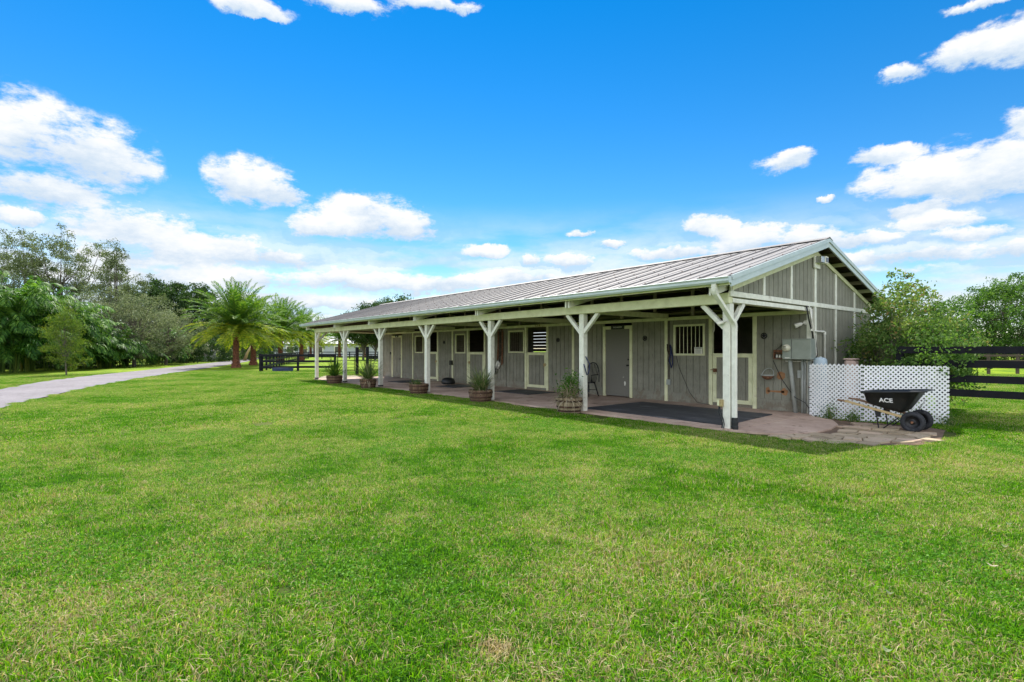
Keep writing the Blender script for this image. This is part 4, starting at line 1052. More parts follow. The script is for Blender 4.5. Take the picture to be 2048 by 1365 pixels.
for (x, y, h, lab) in ((-25.51, 3.69, 1.66, 'black wooden gate post seen between the two farthest porch posts'), (-26.25, 4.68, 1.70, 'black wooden gate post nearer the end wall of the barn')):
    tag(MB().lathe([(.10, 0), (.10, h - .03), (.085, h)], (x, y, GZ), 14).build('gate_post', 'black', smooth=False), lab, 'gate post', 'pair of black gate posts')
def pipegate(a, b, lab):
    A = Vector((*a, GZ)); B = Vector((*b, GZ)); u = (B - A).normalized()
    t = thing('pipe_gate', lab, 'gate', tuple(A), 0, 'tube gates by the barn end')
    mb = MB()
    for z in (.25, .45, .65, .85, 1.05, 1.22): mb.tube([A + Vector((0, 0, z)), B + Vector((0, 0, z))], .014, 6)
    mb.build('bars', 'black', t)
    MB().tube([A + Vector((0, 0, .2)), A + Vector((0, 0, 1.24))], .022, 6).tube([B + Vector((0, 0, .2)), B + Vector((0, 0, 1.24))], .022, 6).build('gate_frame', 'black', t)
pipegate((-25.75, 2.6), (-25.55, 3.55), 'narrow dark tube gate left of the two gate posts')
pipegate((-26.2, 4.9), (-25.0, 7.2), 'dark tube gate right of the two gate posts, beside the barn end wall')
# trough under the front fence
t = thing('water_trough', 'dark blue water tub sitting under the black paddock fence', 'trough', (-33.0, 1.5, GZ))
MB().prism([(-.38, 0), (.38, 0), (.45, .26), (-.45, .26)], lambda a, b: (-33.55 - a * .35 + .0, 1.15 - .25 * a, GZ + b), lambda a, b: (-33.05 - a * .35, 2.15 - .25 * a, GZ + b)).build('tub', 'trough', t, bevel=.02)
t.location = (-33.0, 1.5, GZ)
t = thing('utility_cabinet', 'low pale grey cabinet by the driveway behind the first palm', 'cabinet', (-73.5, 4.0, GZ))
MB().box(-74.3, -73.6, 2.6, 4.8, GZ, 1.3).build('cabinet_body', 'conduit', t, bevel=.03)
MB().box(-74.35, -73.55, 2.55, 4.85, 1.302, 1.38).build('cabinet_top', 'white', t)

# far house behind the palms
H0 = Vector((-118, 36, GZ))
t = thing('far_house', 'long low pale grey house with white windows far behind the palms', 'house', tuple(H0))
ang = math.atan2(49.64 - 31.56, -108.4 + 129.75)
du = Vector((math.cos(ang), math.sin(ang), 0)); dn = Vector((math.sin(ang), -math.cos(ang), 0))
def HP(u, v, z): p = Vector((-131, 27, GZ)) + du * u + dn * v; return (p.x, p.y, z)
def hbox(u0, u1, v0, v1, z0, z1, mb=None):
    mb = mb or MB(); return mb.add([HP(u0, v0, z0), HP(u1, v0, z0), HP(u1, v1, z0), HP(u0, v1, z0), HP(u0, v0, z1), HP(u1, v0, z1), HP(u1, v1, z1), HP(u0, v1, z1)], [(0, 3, 2, 1), (4, 5, 6, 7), (0, 1, 5, 4), (1, 2, 6, 5), (2, 3, 7, 6), (3, 0, 4, 7)])
hbox(0, 42, -9, 0, GZ, 3.0).build('wall', 'housewall', t)
mb = MB(); mb.add([HP(-.8, .8, 2.9), HP(42.8, .8, 2.9), HP(42.8, -9.8, 2.9), HP(-.8, -9.8, 2.9), HP(4, -4.5, 4.7), HP(38, -4.5, 4.7)], [(0, 1, 5, 4), (1, 2, 5), (2, 3, 4, 5), (3, 0, 4), (0, 3, 2, 1)]).build('roof', 'houseroof', t)
for u in (4, 7.5, 11.5, 16.5, 22.5, 27.5, 33, 38):
    wf = hbox(u, u + 2.2, .0, .08, .7, 2.35).build('window', 'white', t)
    hbox(u + .22, u + 1.98, .08, .11, .88, 2.17).build('pane', 'glass', wf)

# ================================================================== TREES
def crown_mesh(clumps, per, leaf, aspect=.45):
    A = []
    for (c, r) in clumps:
        n = max(6, int(per * nr.uniform(.7, 1.3)))
        p = nr.normal(0, 1, (n, 3)); p /= np.linalg.norm(p, axis=1)[:, None]
        p = p * (nr.uniform(.15, 1, n) ** .5)[:, None] * np.array(r) + np.array(c)
        A.append(diamonds(p, leaf, aspect))
    return np.concatenate(A)
def tree(name, lab, x, y, h, spread, base=.25, clumps=60, per=70, leaf=.16, rc=.6, mat='leaf_dark', shape='round', group=None, cat='tree', aspect=.45, trunk=.16, openness=.35, multi=1, z0=GZ, cmin=.05):
    t = thing(name, lab, cat, (x, y, z0), 0, group)
    cz = z0 + h * (base + 1) / 2; hz = h * (1 - base) / 2
    cl = []
    k = 0
    while len(cl) < clumps and k < clumps * 20:
        k += 1
        d = nr.normal(0, 1, 3); d /= np.linalg.norm(d); rr = nr.uniform(openness, 1) ** .6
        q = d * rr
        zz = q[2]
        sc_ = 1.0
        if shape == 'cone': sc_ = max(.12, (1 - (zz + 1) / 2) ** .7)
        if shape == 'vase': sc_ = .55 + .45 * (zz + 1) / 2
        if shape == 'dome': zz = abs(zz) * 2 - 1
        if zz < -1 + cmin * 2: continue
        p = np.array([x + q[0] * spread * sc_, y + q[1] * spread * sc_, cz + zz * hz])
        r = rc * nr.uniform(.55, 1.35)
        cl.append((p, (r, r, r * .7)))
    MB().quads(crown_mesh(cl, per, leaf, aspect)).build('crown', mat, t)
    mb = MB()
    stems = [(x + (rnd.uniform(-.3, .3) if multi > 1 else 0), y + (rnd.uniform(-.3, .3) if multi > 1 else 0)) for _ in range(multi)]
    tops = []
    for sx_, sy_ in stems:
        bx, by = rnd.uniform(-.12, .12) * spread, rnd.uniform(-.12, .12) * spread
        zt = z0 + h * .62
        pts = [(sx_, sy_, z0 - .05), (sx_ + bx * .4, sy_ + by * .4, z0 + h * .25), (sx_ + bx, sy_ + by, zt)]
        mb.tube(pts, [trunk, trunk * .75, trunk * .4], 9); tops.append(pts)
    for i, (p, r) in enumerate(cl):
        if i % 2: continue
        pts = tops[i % len(tops)]; a = rnd.uniform(.25, .95)
        b0 = Vector(pts[0]).lerp(Vector(pts[1]), a / .5) if a < .5 else Vector(pts[1]).lerp(Vector(pts[2]), (a - .5) / .5)
        if b0.z > p[2]: b0.z = max(z0 + .2, p[2] - .3 * abs(p[2]))
        m_ = b0.lerp(Vector(p), .5) + Vector((0, 0, -.05 * h * rnd.random()))
        mb.tube([b0, m_, Vector(p)], [trunk * .3, trunk * .17, trunk * .06], 5, False)
    mb.build('trunk', 'bark', t)
    return t
# --- pinnate fronds
def frond(L, w, el, az, droop, o, n=26, lw=.035, curl=.35, vee=.5, taper=True):
    """one feather leaf: (rachis pts, leaflet quads)"""
    segs = 12; d = np.array([math.cos(az) * math.cos(el), math.sin(az) * math.cos(el), math.sin(el)]); p = np.array(o, float)
    pts = [p.copy()]; dirs = [d.copy()]; st = L / segs
    for k in range(segs):
        p = p + d * st; d = d + np.array([0, 0, -droop / segs * (.4 + 1.6 * (k / segs))]); d /= np.linalg.norm(d)
        pts.append(p.copy()); dirs.append(d.copy())
    pts = np.array(pts); dirs = np.array(dirs); q = []
    ts = np.linspace(.12, 1, n)
    for t in ts:
        f = t * segs; i = min(int(f), segs - 1); u = f - i
        c = pts[i] * (1 - u) + pts[i + 1] * u; dd = dirs[i] * (1 - u) + dirs[i + 1] * u
        side = np.cross(dd, [0, 0, 1.]); side /= np.linalg.norm(side) + 1e-9; upv = np.cross(side, dd)
        l = w * (math.sin(math.pi * min(1, .12 + t * .88)) ** .6 if taper else 1) * nr.uniform(.85, 1.1) + .04
        for s_ in (-1, 1):
            ld = side * s_ + dd * (.55 + .5 * t) + upv * (vee * nr.uniform(.3, 1.2)) + nr.normal(0, .08, 3)
            ld /= np.linalg.norm(ld); tip = c + ld * l + np.array([0, 0, -curl * l * nr.uniform(.3, 1)])
            m_ = (c + ld * l * .5); wv = dd * lw
            q.append([c, m_ + wv, tip, m_ - wv])
    return pts, q
def date_palm(name, lab, x, y, th, L, nf, tr, group, scale=1, seed=0, z0=GZ):
    t = thing(name, lab, 'palm tree', (x, y, z0), 0, group)
    Q = []; Q2 = []; rch = MB()
    for i in range(nf):
        f = i / nf; az = i * 2.39996 + rnd.uniform(-.15, .15); el = R(84 - 100 * f ** .85 + rnd.uniform(-6, 6))
        LL = L * (.82 + .22 * math.sin(math.pi * min(1, f + .15))) * rnd.uniform(.92, 1.06)
        pts, q = frond(LL, .62, el, az, 0.95 - .1 * f, (x + .10 * math.cos(az), y + .10 * math.sin(az), z0 + th + .45 * (1 - f)), n=44, lw=.038, vee=.50, curl=.18)
        (Q2 if f > .62 else Q).extend(q); rch.tube([Vector(p) for p in pts[::2]], [.028, .024, .02, .016, .012, .008, .004], 4, False)
    MB().quads(np.array(Q)).build('fronds', 'frond', t)
    MB().quads(np.array(Q2)).build('lower_fronds', 'frondold', t)
    rch.build('frond_ribs', 'leaf_yellow', t)
    prf = []; n = 26
    for k in range(n + 1):
        z = th * k / n; f = k / n
        r_ = tr * (1.55 - .75 * min(1, f * 4) if f < .25 else .80 + .25 * max(0, f - .7)) + (.02 if k % 2 else -.012)
        prf.append((r_, z - .04))
    mb = MB().lathe(prf, (x, y, z0), 14)
    for k in range(int(130 * th / 2.6)):                      # cut frond stubs in a spiral
        a = k * 2.39996; z = .1 + (th - .15) * k / (130 * th / 2.6); f = z / th
        r_ = tr * (1.55 - .75 * min(1, f * 4) if f < .25 else .80 + .25 * max(0, f - .7))
        p = Vector((x + (r_ - .02) * math.cos(a), y + (r_ - .02) * math.sin(a), z0 + z)); q = p + Vector((.075 * math.cos(a), .075 * math.sin(a), .07))
        mb.bar(p, q, .07, .03, (0, 0, 1))
    mb.build('trunk', 'palmbark', t)
    return t
PG = 'date palms along the driveway and paddock'
date_palm('date_palm', 'large full date palm standing alone on the lawn by the driveway, the nearest palm', -43.67, .9, 3.15, 4.2, 100, .26, PG)
date_palm('date_palm', 'date palm with a red brown trunk just right of the largest one', -50.9, 3.95, 2.9, 3.9, 80, .27, PG)
date_palm('date_palm', 'date palm with arching yellow green fronds behind the left end of the paddock fence', -57.0, 8.2, 3.2, 4.3, 90, .30, PG)
date_palm('date_palm', 'date palm whose fronds reach the far left corner of the barn roof', -69.0, 14.3, 3.3, 4.2, 80, .30, PG)
P4 = date_palm('date_palm', 'distant date palm seen beyond the farthest porch post', -104.0, 27.3, 3.4, 4.2, 60, .28, PG)
dup(P4, (-97.9, 30.9, GZ), 1.1, 'distant date palm in front of the grey house, left of the second last porch post')
dup(P4, (-93.5, 34.2, GZ), 2.3, 'distant small date palm seen between the two gate posts', .88)
dup(P4, (-111.0, 30.5, GZ), 3.3, 'farthest date palm standing against the left end of the grey house', .95)

# --- areca style clumps along the left edge
def areca(lab, x, y, h, rad, nf, dead=0):
    t = thing('areca_palm_clump', lab, 'palm clump', (x, y, GZ), 0, 'feathery palm clumps along the left boundary')
    Q = []; D = []; st = MB()
    for i in range(nf):
        a = rnd.uniform(0, 2 * math.pi); rr = rad * math.sqrt(rnd.random()) * .75
        bx, by = x + rr * math.cos(a), y + rr * math.sin(a)
        zb = h * (.10 + .62 * rnd.random() ** .8) * (1 - .25 * rr / rad)
        el = R(rnd.uniform(25, 75)); L = rnd.uniform(1.7, 2.7)
        pts, q = frond(L, .55, el, a + rnd.uniform(-.7, .7), 2.3, (bx, by, zb), n=20, lw=.05, curl=.7, vee=.15)
        if dead and i < dead: D += q
        else: Q += q
    for i in range(14):
        a = rnd.uniform(0, 6.28); rr = rad * .4 * rnd.random()
        st.tube([(x + rr * math.cos(a), y + rr * math.sin(a), GZ), (x + rr * 1.5 * math.cos(a), y + rr * 1.5 * math.sin(a), h * .7)], [.06, .035], 6)
    MB().quads(np.array(Q)).build('fronds', 'areca', t)
    if D: MB().quads(np.array(D)).build('dead_fronds', 'deadfrond', t)
    st.build('canes', 'leaf_yellow', t)
def gp(px, d):                       # a spot on the ground by bearing and distance, worked out once from the photo
    a = (px - 1024) / 1056.
    return 4.975 + d * (-.7722 + a * .6354), -9.31 + d * (.6354 + a * .7722)
for px, d, h, r_, n, dead, lab in ((-90, 33, 8.4, 2.6, 230, 0, 'tall feathery palm clump cut by the left edge of the view'), (5, 34, 7.9, 2.5, 250, 0, 'tall feathery palm clump at the left edge of the lawn'), (62, 37, 7.4, 2.3, 230, 12, 'feathery palm clump with a brown dead frond'), (118, 39, 6.6, 2.0, 190, 0, 'arching palm clump behind the small yellow green tree'), (165, 42, 5.2, 1.9, 140, 0, 'low palm clump between the small tree and the silvery trees'),
                        (210, 44, 3.0, 1.8, 90, 0, 'low ferny palm clump under the silvery trees'), (255, 48, 3.0, 1.9, 90, 0, 'low ferny palms at the foot of the middle of the hedge'), (310, 54, 4.6, 2.2, 130, 0, 'palm clump peeping between silvery bushes left of the big date palm')):
    x, y = gp(px, d); areca(lab, x, y, h, r_, n, dead)
def T(px, d, *a, **k):
    x, y = gp(px, d); name, lab = a[0], a[1]; return tree(name, lab, x, y, *a[2:], **k)
TG = 'trees of the left boundary'
T(-40, 50, 'open_tree', 'tall airy dark tree at the far left edge behind the palm clumps', 13.0, 4.6, clumps=142, per=85, leaf=.17, rc=.62, mat='leaf_fine', group=TG, openness=.15)
T(48, 50, 'open_tree', 'tall airy tree with fine leaves rising above the palm clumps on the left', 13.2, 4.6, clumps=165, per=85, leaf=.17, rc=.60, mat='leaf_fine', group=TG, openness=.15)
T(118, 51, 'open_tree', 'tallest airy tree on the left with sky showing through its crown', 14.2, 4.6, clumps=180, per=85, leaf=.17, rc=.58, mat='leaf_fine', group=TG, openness=.15)
T(228, 50, 'open_tree', 'pointed airy dark tree between the tall trees and the date palm', 12.2, 3.7, clumps=150, per=90, leaf=.16, rc=.52, mat='leaf_fine', group=TG, shape='cone', openness=.2, base=.15)
T(268, 52, 'open_tree', 'smaller airy tree just right of the pointed one', 10.0, 2.8, clumps=60, per=85, leaf=.16, rc=.5, mat='leaf_fine', group=TG, openness=.2)
T(215, 46, 'silvery_tree', 'silvery olive green tree behind the small yellow tree', 6.9, 3.2, base=.08, clumps=120, per=110, leaf=.14, rc=.6, mat='leaf_silver', group=TG)
T(268, 47, 'silvery_tree', 'silvery olive green tree, the widest of the left boundary', 6.6, 3.2, base=.08, clumps=130, per=110, leaf=.14, rc=.6, mat='leaf_silver', group=TG)
T(332, 52, 'silvery_tree', 'silvery olive green tree next to the big date palm', 5.9, 3.0, base=.10, clumps=110, per=110, leaf=.14, rc=.6, mat='leaf_silver', group=TG)
T(372, 60, 'silvery_tree', 'small silvery tree half hidden by the left fronds of the big date palm', 5.0, 2.4, base=.08, clumps=70, per=100, leaf=.15, rc=.6, mat='leaf_silver', group=TG)
T(318, 68, 'dense_tree', 'dense dark tree left of the big date palm, behind the silvery trees', 10.6, 4.2, clumps=130, per=136, leaf=.30, rc=.85, mat='leaf_dark', group=TG)
T(382, 72, 'dense_tree', 'dense dark tree right behind the big date palm', 10.6, 4.6, clumps=140, per=136, leaf=.30, rc=.85, mat='leaf_dark', group=TG)
T(440, 84, 'dense_tree', 'dark low tree behind the crown of the big date palm', 9.0, 5.0, base=.1, clumps=110, per=119, leaf=.34, rc=.95, mat='leaf_dark', group=TG)
T(500, 96, 'dense_tree', 'dark round tree between the first and second date palms', 7.5, 5.0, base=.05, clumps=90, per=119, leaf=.34, rc=1.0, mat='leaf_dark', group=TG)
for i, (px, d, h, s_, lab) in enumerate(((-30, 41, 3.6, 3.0, 'dark shrub mass at the foot of the leftmost palms'), (40, 42, 3.4, 2.8, 'dark shrub behind the palm clumps on the left'), (110, 44, 3.3, 2.8, 'dark shrub behind the small yellow green tree'), (180, 48, 3.2, 3.0, 'dark shrub under the silvery trees'), (400, 66, 3.3, 3.6, 'dark shrubs below the left fronds of the big date palm'), (450, 74, 3.6, 4.0, 'dark shrubs behind the trunk of the big date palm'), (500, 82, 3.6, 4.2, 'dark shrubs between the trunks of the first two palms'), (345, 60, 3.0, 3.0, 'dark shrubs at the right end of the silvery trees'), (540, 98, 4.0, 5.0, 'dark shrubs behind the left end of the paddock fence'))):
    T(px, d, 'shrub', lab, h * 1.12, s_ * 1.15, base=-.15, clumps=120, per=110, leaf=.19, rc=.6, mat='leaf_dark', group='dark shrubs along the left boundary', cat='shrub', trunk=.07, openness=.6, cmin=0)
T(133, 30.8, 'young_tree', 'small yellow green feathery tree on the verge beyond the driveway', 4.4, 1.75, base=.05, clumps=130, per=95, leaf=.085, rc=.36, mat='leaf_yellow', cat='tree', shape='cone', trunk=.045, openness=.2, aspect=.3)
x, y = gp(489, 72)
t = thing('leaning_trunk', 'pale bare leaning palm trunk between the first two date palms', 'trunk', (x, y, GZ))
MB().tube([(x, y, GZ), (x + .35, y + .3, 1.1), (x + .9, y + .8, 2.2)], [.22, .17, .12], 9).build('trunk', 'ashwood', t, smooth=True)
x, y = gp(423, 66)
tag(MB().tube([(x, y, GZ), (x + .05, y, .9), (x + .02, y, 1.6)], [.09, .07, .05], 8).build('bare_trunk', 'conduit', smooth=True), 'thin pale trunk standing under the left fronds of the big date palm', 'trunk')
# beyond the barn
for px, d, h, lab in ((726, 78, 7.6, 'dark tree behind the far end of the barn roof, the lowest of the row'), (750, 76, 8.3, 'dark tree behind the barn roof, second from the left in the row'), (778, 74, 8.6, 'dark tree behind the barn roof, third from the left in the row'), (803, 72, 8.8, 'dark tree behind the barn roof, rightmost and tallest of the row')):
    T(px, d, 'dense_tree', lab, h, 3.3, base=.30, clumps=150, per=90, leaf=.26, rc=.75, mat='leaf_dark', group='dark trees behind the barn roof')
T(638, 112, 'open_tree', 'thin distant tree top peeping over the far left corner of the barn roof', 9.2, 2.4, base=.35, clumps=45, per=30, leaf=.26, rc=.6, mat='leaf_red')
for i, (px, d, h, s_) in enumerate(((585, 165, 9.5, 10), (650, 175, 8.5, 10), (545, 150, 9, 9), (830, 150, 9, 11))):
    T(px, d, 'distant_tree', ['far green tree behind the grey house, left part', 'far green tree behind the middle of the grey house', 'far green tree behind the paddock palms', 'far green tree hidden by the barn end'][i], h, s_, base=.0, clumps=70, per=50, leaf=.6, rc=1.8, mat='leaf_mid', group='far trees behind the house')
# right side
tr_ = T(1815, 12.4, 'bush', 'big loose bush with bronze twigs spilling over the lattice beside the barn', 2.9, 1.4, base=.05, clumps=150, per=75, leaf=.075, rc=.26, mat='leaf_red', cat='bush', trunk=.05, multi=4, openness=.2)
T(1862, 11.15, 'bush', 'low spreading bush behind the right half of the lattice', 2.0, .85, base=.30, clumps=105, per=75, leaf=.075, rc=.28, mat='leaf_hedge', cat='bush', trunk=.05, multi=3, openness=.2)
T(1765, 13.2, 'bush', 'green bush leaning against the back corner of the gable wall', 2.4, .85, base=.05, clumps=60, per=80, leaf=.08, rc=.24, mat='leaf_mid', cat='bush', trunk=.04, multi=3)
T(1803, 13.2, 'tall_shrub', 'tall upright shrub with bare reddish stems above the bush by the gable', 3.5, .62, base=.42, clumps=60, per=26, leaf=.09, rc=.16, mat='leaf_red', cat='shrub', trunk=.035, multi=2, openness=.1)
T(1870, 13.4, 'tall_shrub', 'thin upright shrub with dark leaves right of the tallest one', 3.05, .85, base=.45, clumps=52, per=26, leaf=.09, rc=.16, mat='leaf_hedge', cat='shrub', trunk=.03, multi=2, openness=.1)
T(1740, 12.7, 'tall_shrub', 'bare bronze twigs in front of the right side of the gable wall', 2.45, .50, base=.40, clumps=34, per=20, leaf=.07, rc=.12, mat='leaf_red', cat='shrub', trunk=.02, multi=2, openness=.1)
T(1806, 11.9, 'tall_shrub', 'upright bronze tipped shrub rising just behind the middle of the lattice', 3.2, .75, base=.30, clumps=70, per=34, leaf=.08, rc=.18, mat='leaf_red', cat='shrub', trunk=.03, multi=3, openness=.1)
HG = 'bright green trees beyond the right paddock'
for i, (px, d, h, s_, lab) in enumerate(((1880, 52, 4.6, 3.2, 'lowest bright green tree just right of the bush'), (1925, 50, 6.6, 3.4, 'bright green tree beyond the right fence, left of the group'), (1985, 48, 7.6, 3.6, 'bright green tree in the middle of the right hand group'), (2050, 46, 8.2, 3.8, 'tallest bright green tree at the right edge'), (2120, 44, 8.0, 3.8, 'bright green tree outside the right edge'), (1820, 58, 4.6, 3.4, 'bright green tree behind the bush by the gable'), (1760, 64, 4.8, 3.6, 'bright green tree behind the back corner of the barn'))):
    T(px, d, 'paddock_tree', lab, h, s_, base=-.02, clumps=150, per=75, leaf=.20, rc=.6, mat='leaf_hedge', group=HG, cat='tree', openness=.55, trunk=.14)
for i, (px, d, h, s_) in enumerate(((2010, 54, 9.6, 1.6), (2060, 52, 9.6, 1.8))):
    T(px, d, 'open_tree', ['thin airy treetop above the right hand green trees', 'thin airy treetop at the right edge of the view'][i], h, s_, base=.55, clumps=30, per=28, leaf=.2, rc=.5, mat='leaf_hedge', openness=.1)

# ================================================================== GROUND
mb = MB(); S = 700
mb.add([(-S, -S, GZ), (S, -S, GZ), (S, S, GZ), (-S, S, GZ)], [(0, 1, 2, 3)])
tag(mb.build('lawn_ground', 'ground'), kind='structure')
RU = [(0, -13.9), (-12, -12.9), (-22.86, -11.58), (-29.44, -10.26), (-35, -8.3), (-40.5, -5.9), (-52.43, -1.5), (-72.8, 6.0), (-111, 19.3), (-150, 32)]
RL = [(0, -11.6), (-8, -11.25), (-13.66, -10.83), (-16.47, -10.31), (-23.64, -8.47), (-30.45, -6.2), (-38.76, -3.11), (-44.91, -.69), (-69.9, 8.06), (-89.8, 14.04), (-150, 35)]
def dens(P, jit=.0):
    out = []
    for (x0, y0), (x1, y1) in zip(P, P[1:]):
        L = math.hypot(x1 - x0, y1 - y0); n = max(1, int(L / .5))
        for k in range(n): out.append((x0 + (x1 - x0) * k / n + rnd.uniform(-jit, jit), y0 + (y1 - y0) * k / n + rnd.uniform(-jit, jit)))
    out.append(P[-1]); return out
def smoothp(P):
    for _ in range(3):
        Q = [P[0]]
        for (x0, y0), (x1, y1) in zip(P, P[1:]): Q += [(x0 * .75 + x1 * .25, y0 * .75 + y1 * .25), (x0 * .25 + x1 * .75, y0 * .25 + y1 * .75)]
        P = Q + [P[-1]]
    return P
RU = smoothp(RU); RL = smoothp(RL)
road = dens(RU, .02) + dens(RL, .03)[::-1]
mb = MB(); mb.add([(x, y, GZ + .022) for x, y in road], [tuple(range(len(road)))])
# triangulate the long polygon by the renderer; give it a tiny edge lip
tag(mb.build('driveway', 'road'), kind='structure')
roadpoly = RU + RL[::-1]

# grass: patches of blades scattered over the lawn as one mass
GC = bpy.data.collections.new('grass_patches')
def patch(i, size, n, h, w, lean, broad=0):
    x = nr.uniform(-size / 2, size / 2, n) + nr.normal(0, .02, n); y = nr.uniform(-size / 2, size / 2, n) + nr.normal(0, .02, n)
    cl = nr.uniform(0, 1, (18, 2)) * size - size / 2                    # clumpy heights
    dmin = np.min(np.hypot(x[:, None] - cl[None, :, 0], y[:, None] - cl[None, :, 1]), axis=1)
    hh = h * nr.uniform(.45, 1.15, n) * (1.18 - .9 * np.clip(dmin / size * 2.2, 0, .6))
    a = nr.uniform(0, 2 * math.pi, n); l = np.abs(nr.normal(0, lean, n)) + .15
    dx, dy = np.cos(a), np.sin(a); sx_, sy_ = -np.sin(a + nr.normal(0, .6, n)), np.cos(a)
    ww = w * nr.uniform(.6, 1.3, n)
    b0 = np.stack([x - sx_ * ww, y - sy_ * ww, np.zeros(n) - .004], 1); b1 = np.stack([x + sx_ * ww, y + sy_ * ww, np.zeros(n) - .004], 1)
    mx_, my_ = x + dx * hh * l * .35, y + dy * hh * l * .35
    m0 = np.stack([mx_ - sx_ * ww * .8, my_ - sy_ * ww * .8, hh * .62], 1); m1 = np.stack([mx_ + sx_ * ww * .8, my_ + sy_ * ww * .8, hh * .62], 1)
    tx, ty = x + dx * hh * l * 1.0, y + dy * hh * l * 1.0
    tp = np.stack([tx, ty, hh * (.62 + .38 * np.clip(1 - l * .55, -.5, 1))], 1)
    V = np.stack([b0, b1, m1, m0, tp], 1).reshape(-1, 3)
    k = np.arange(n) * 5
    me = bpy.data.meshes.new('grass_patch')
    loops = np.concatenate([np.stack([k, k + 1, k + 2, k + 3], 1).ravel(), np.stack([k + 3, k + 2, k + 4], 1).ravel()])
    if broad:
        nb = broad; p = np.stack([nr.uniform(-size / 2, size / 2, nb), nr.uniform(-size / 2, size / 2, nb), nr.uniform(.015, .04, nb)], 1)
        D = diamonds(p, .016, .9, .8)
        V = np.concatenate([V, D.reshape(-1, 3)]); loops2 = np.arange(nb * 4) + 5 * n
    tot = np.concatenate([np.full(n, 4), np.full(n, 3)] + ([np.full(broad, 4)] if broad else []))
    if broad: loops = np.concatenate([loops, loops2])
    me.vertices.add(len(V)); me.vertices.foreach_set('co', V.astype(np.float32).ravel())
    me.loops.add(len(loops)); me.loops.foreach_set('vertex_index', loops.astype(np.int32))
    me.polygons.add(len(tot)); me.polygons.foreach_set('loop_start', np.concatenate([[0], np.cumsum(tot)[:-1]]).astype(np.int32)); me.polygons.foreach_set('loop_total', tot.astype(np.int32))
    me.update(calc_edges=True); me.materials.append(MT['blade']); me.materials.append(MT['clover'])
    if broad: me.polygons.foreach_set('material_index', np.concatenate([np.zeros(2 * n), np.ones(broad)]).astype(np.int32))
    o = bpy.data.objects.new('grass_patch_%02d' % i, me); GC.objects.link(o)
for i in range(6): patch(i, .5, 3000, .048, .0023, .95, broad=25 if i % 2 else 0)
patch(6, .5, 2600, .070, .0027, .7)                        # coarse longer tufts
patch(7, .5, 2600, .040, .0022, 1.0, broad=420)             # clover and creeping weeds
for i in range(3): patch(8 + i, 1.0, 5200, .046, .0042, .8, broad=40)
patch(11, 1.0, 4600, .042, .0042, .9, broad=500)
# where patches go
CAMX, CAMY = 4.975, -9.31
blocked = [[(-22.3, -.22), (.3, -.22), (.62, -.30), (1.2, -.30), (2.08, .05), (2.66, .72), (2.75, 1.7), (2.7, 2.9), (2.3, 3.55), (1.3, 3.2), (.2, 3.3), (.2, 7.8), (-22.3, 7.8)], roadpoly, [(-22.1, .3), (-23.3, .5), (-25.0, 1.5), (-25.4, 2.4), (-24.3, 3.1), (-22.1, 3.7)]]
pts = []; rot = []; idx = []
def ok(x, y, m=0):
    for b in blocked:
        if inside(x, y, b): return False
    return True
def place(step, d0, d1, i0, i1, jit):
    n = int(d1 / step) + 2
    for i in range(-n, n):
        for j in range(-n, n):
            x = CAMX + i * step; y = CAMY + j * step; dx, dy = x - CAMX, y - CAMY
            f = dx * -.7722 + dy * .6354; l = dx * .6354 + dy * .7722; d = math.hypot(dx, dy)
            if not (d0 <= d < d1) or f < .6 or abs(l) > f * 1.12 + 3.2: continue
            x += rnd.uniform(-jit, jit); y += rnd.uniform(-jit, jit)
            if not ok(x, y): continue
            if i0 and not all(ok(x + ox, y + oy) for ox, oy in ((-.5, -.5), (.5, -.5), (-.5, .5), (.5, .5), (0, .6), (0, -.6), (.6, 0), (-.6, 0))):
                for ox in (-.4, 0, .4):
                    for oy in (-.4, 0, .4):
                        u_, v_ = x + ox, y + oy
                        if all(ok(u_ + p_, v_ + q_) for p_, q_ in ((-.06, -.06), (.06, -.06), (-.06, .06), (.06, .06))):
                            pts.append((u_, v_, GZ)); rot.append(rnd.uniform(0, 6.283)); idx.append(rnd.randint(0, 5))
                continue
            pts.append((x, y, GZ)); rot.append(rnd.uniform(0, 6.283))
            c1 = math.sin(x * 1.7 + 1.3 * math.sin(y * 1.1)) + math.sin(y * 2.1 + 1.7 * math.sin(x * .8 + 2)) + rnd.uniform(-.5, .5)
            if i0 == 0: idx.append(7 if c1 > 1.35 else (6 if c1 < -1.35 else rnd.randint(0, 5)))
            else: idx.append(11 if c1 > 1.3 else rnd.randint(8, 10))
place(.40, 1.2, 11.5, 0, 7, .05)
place(.85, 11.5, 42, 8, 11, .10)
# clean edge along the floor slab: small strip tiles already end there; a few taller tufts soften it
gm = bpy.data.meshes.new('grass'); gm.from_pydata(pts, [], [])
for nm, arr, ty in (('prot', rot, 'FLOAT'), ('pidx', idx, 'INT')):
    at = gm.attributes.new(nm, ty, 'POINT'); at.data.foreach_set('value', arr)
grass = bpy.data.objects.new('grass', gm); COL.objects.link(grass); gm.materials.append(MT['blade']); gm.materials.append(MT['clover'])
tag(grass, 'mown green lawn of grass blades with tan patches', 'grass', kind='stuff')
ng = bpy.data.node_groups.new('scatter_grass', 'GeometryNodeTree')
ng.interface.new_socket('Geometry', in_out='INPUT', socket_type='NodeSocketGeometry'); ng.interface.new_socket('Geometry', in_out='OUTPUT', socket_type='NodeSocketGeometry')
gi = ng.nodes.new('NodeGroupInput'); go = ng.nodes.new('NodeGroupOutput')
ci = ng.nodes.new('GeometryNodeCollectionInfo'); ci.inputs['Collection'].default_value = GC; ci.inputs['Separate Children'].default_value = True; ci.inputs['Reset Children'].default_value = True
mp = ng.nodes.new('GeometryNodeMeshToPoints')
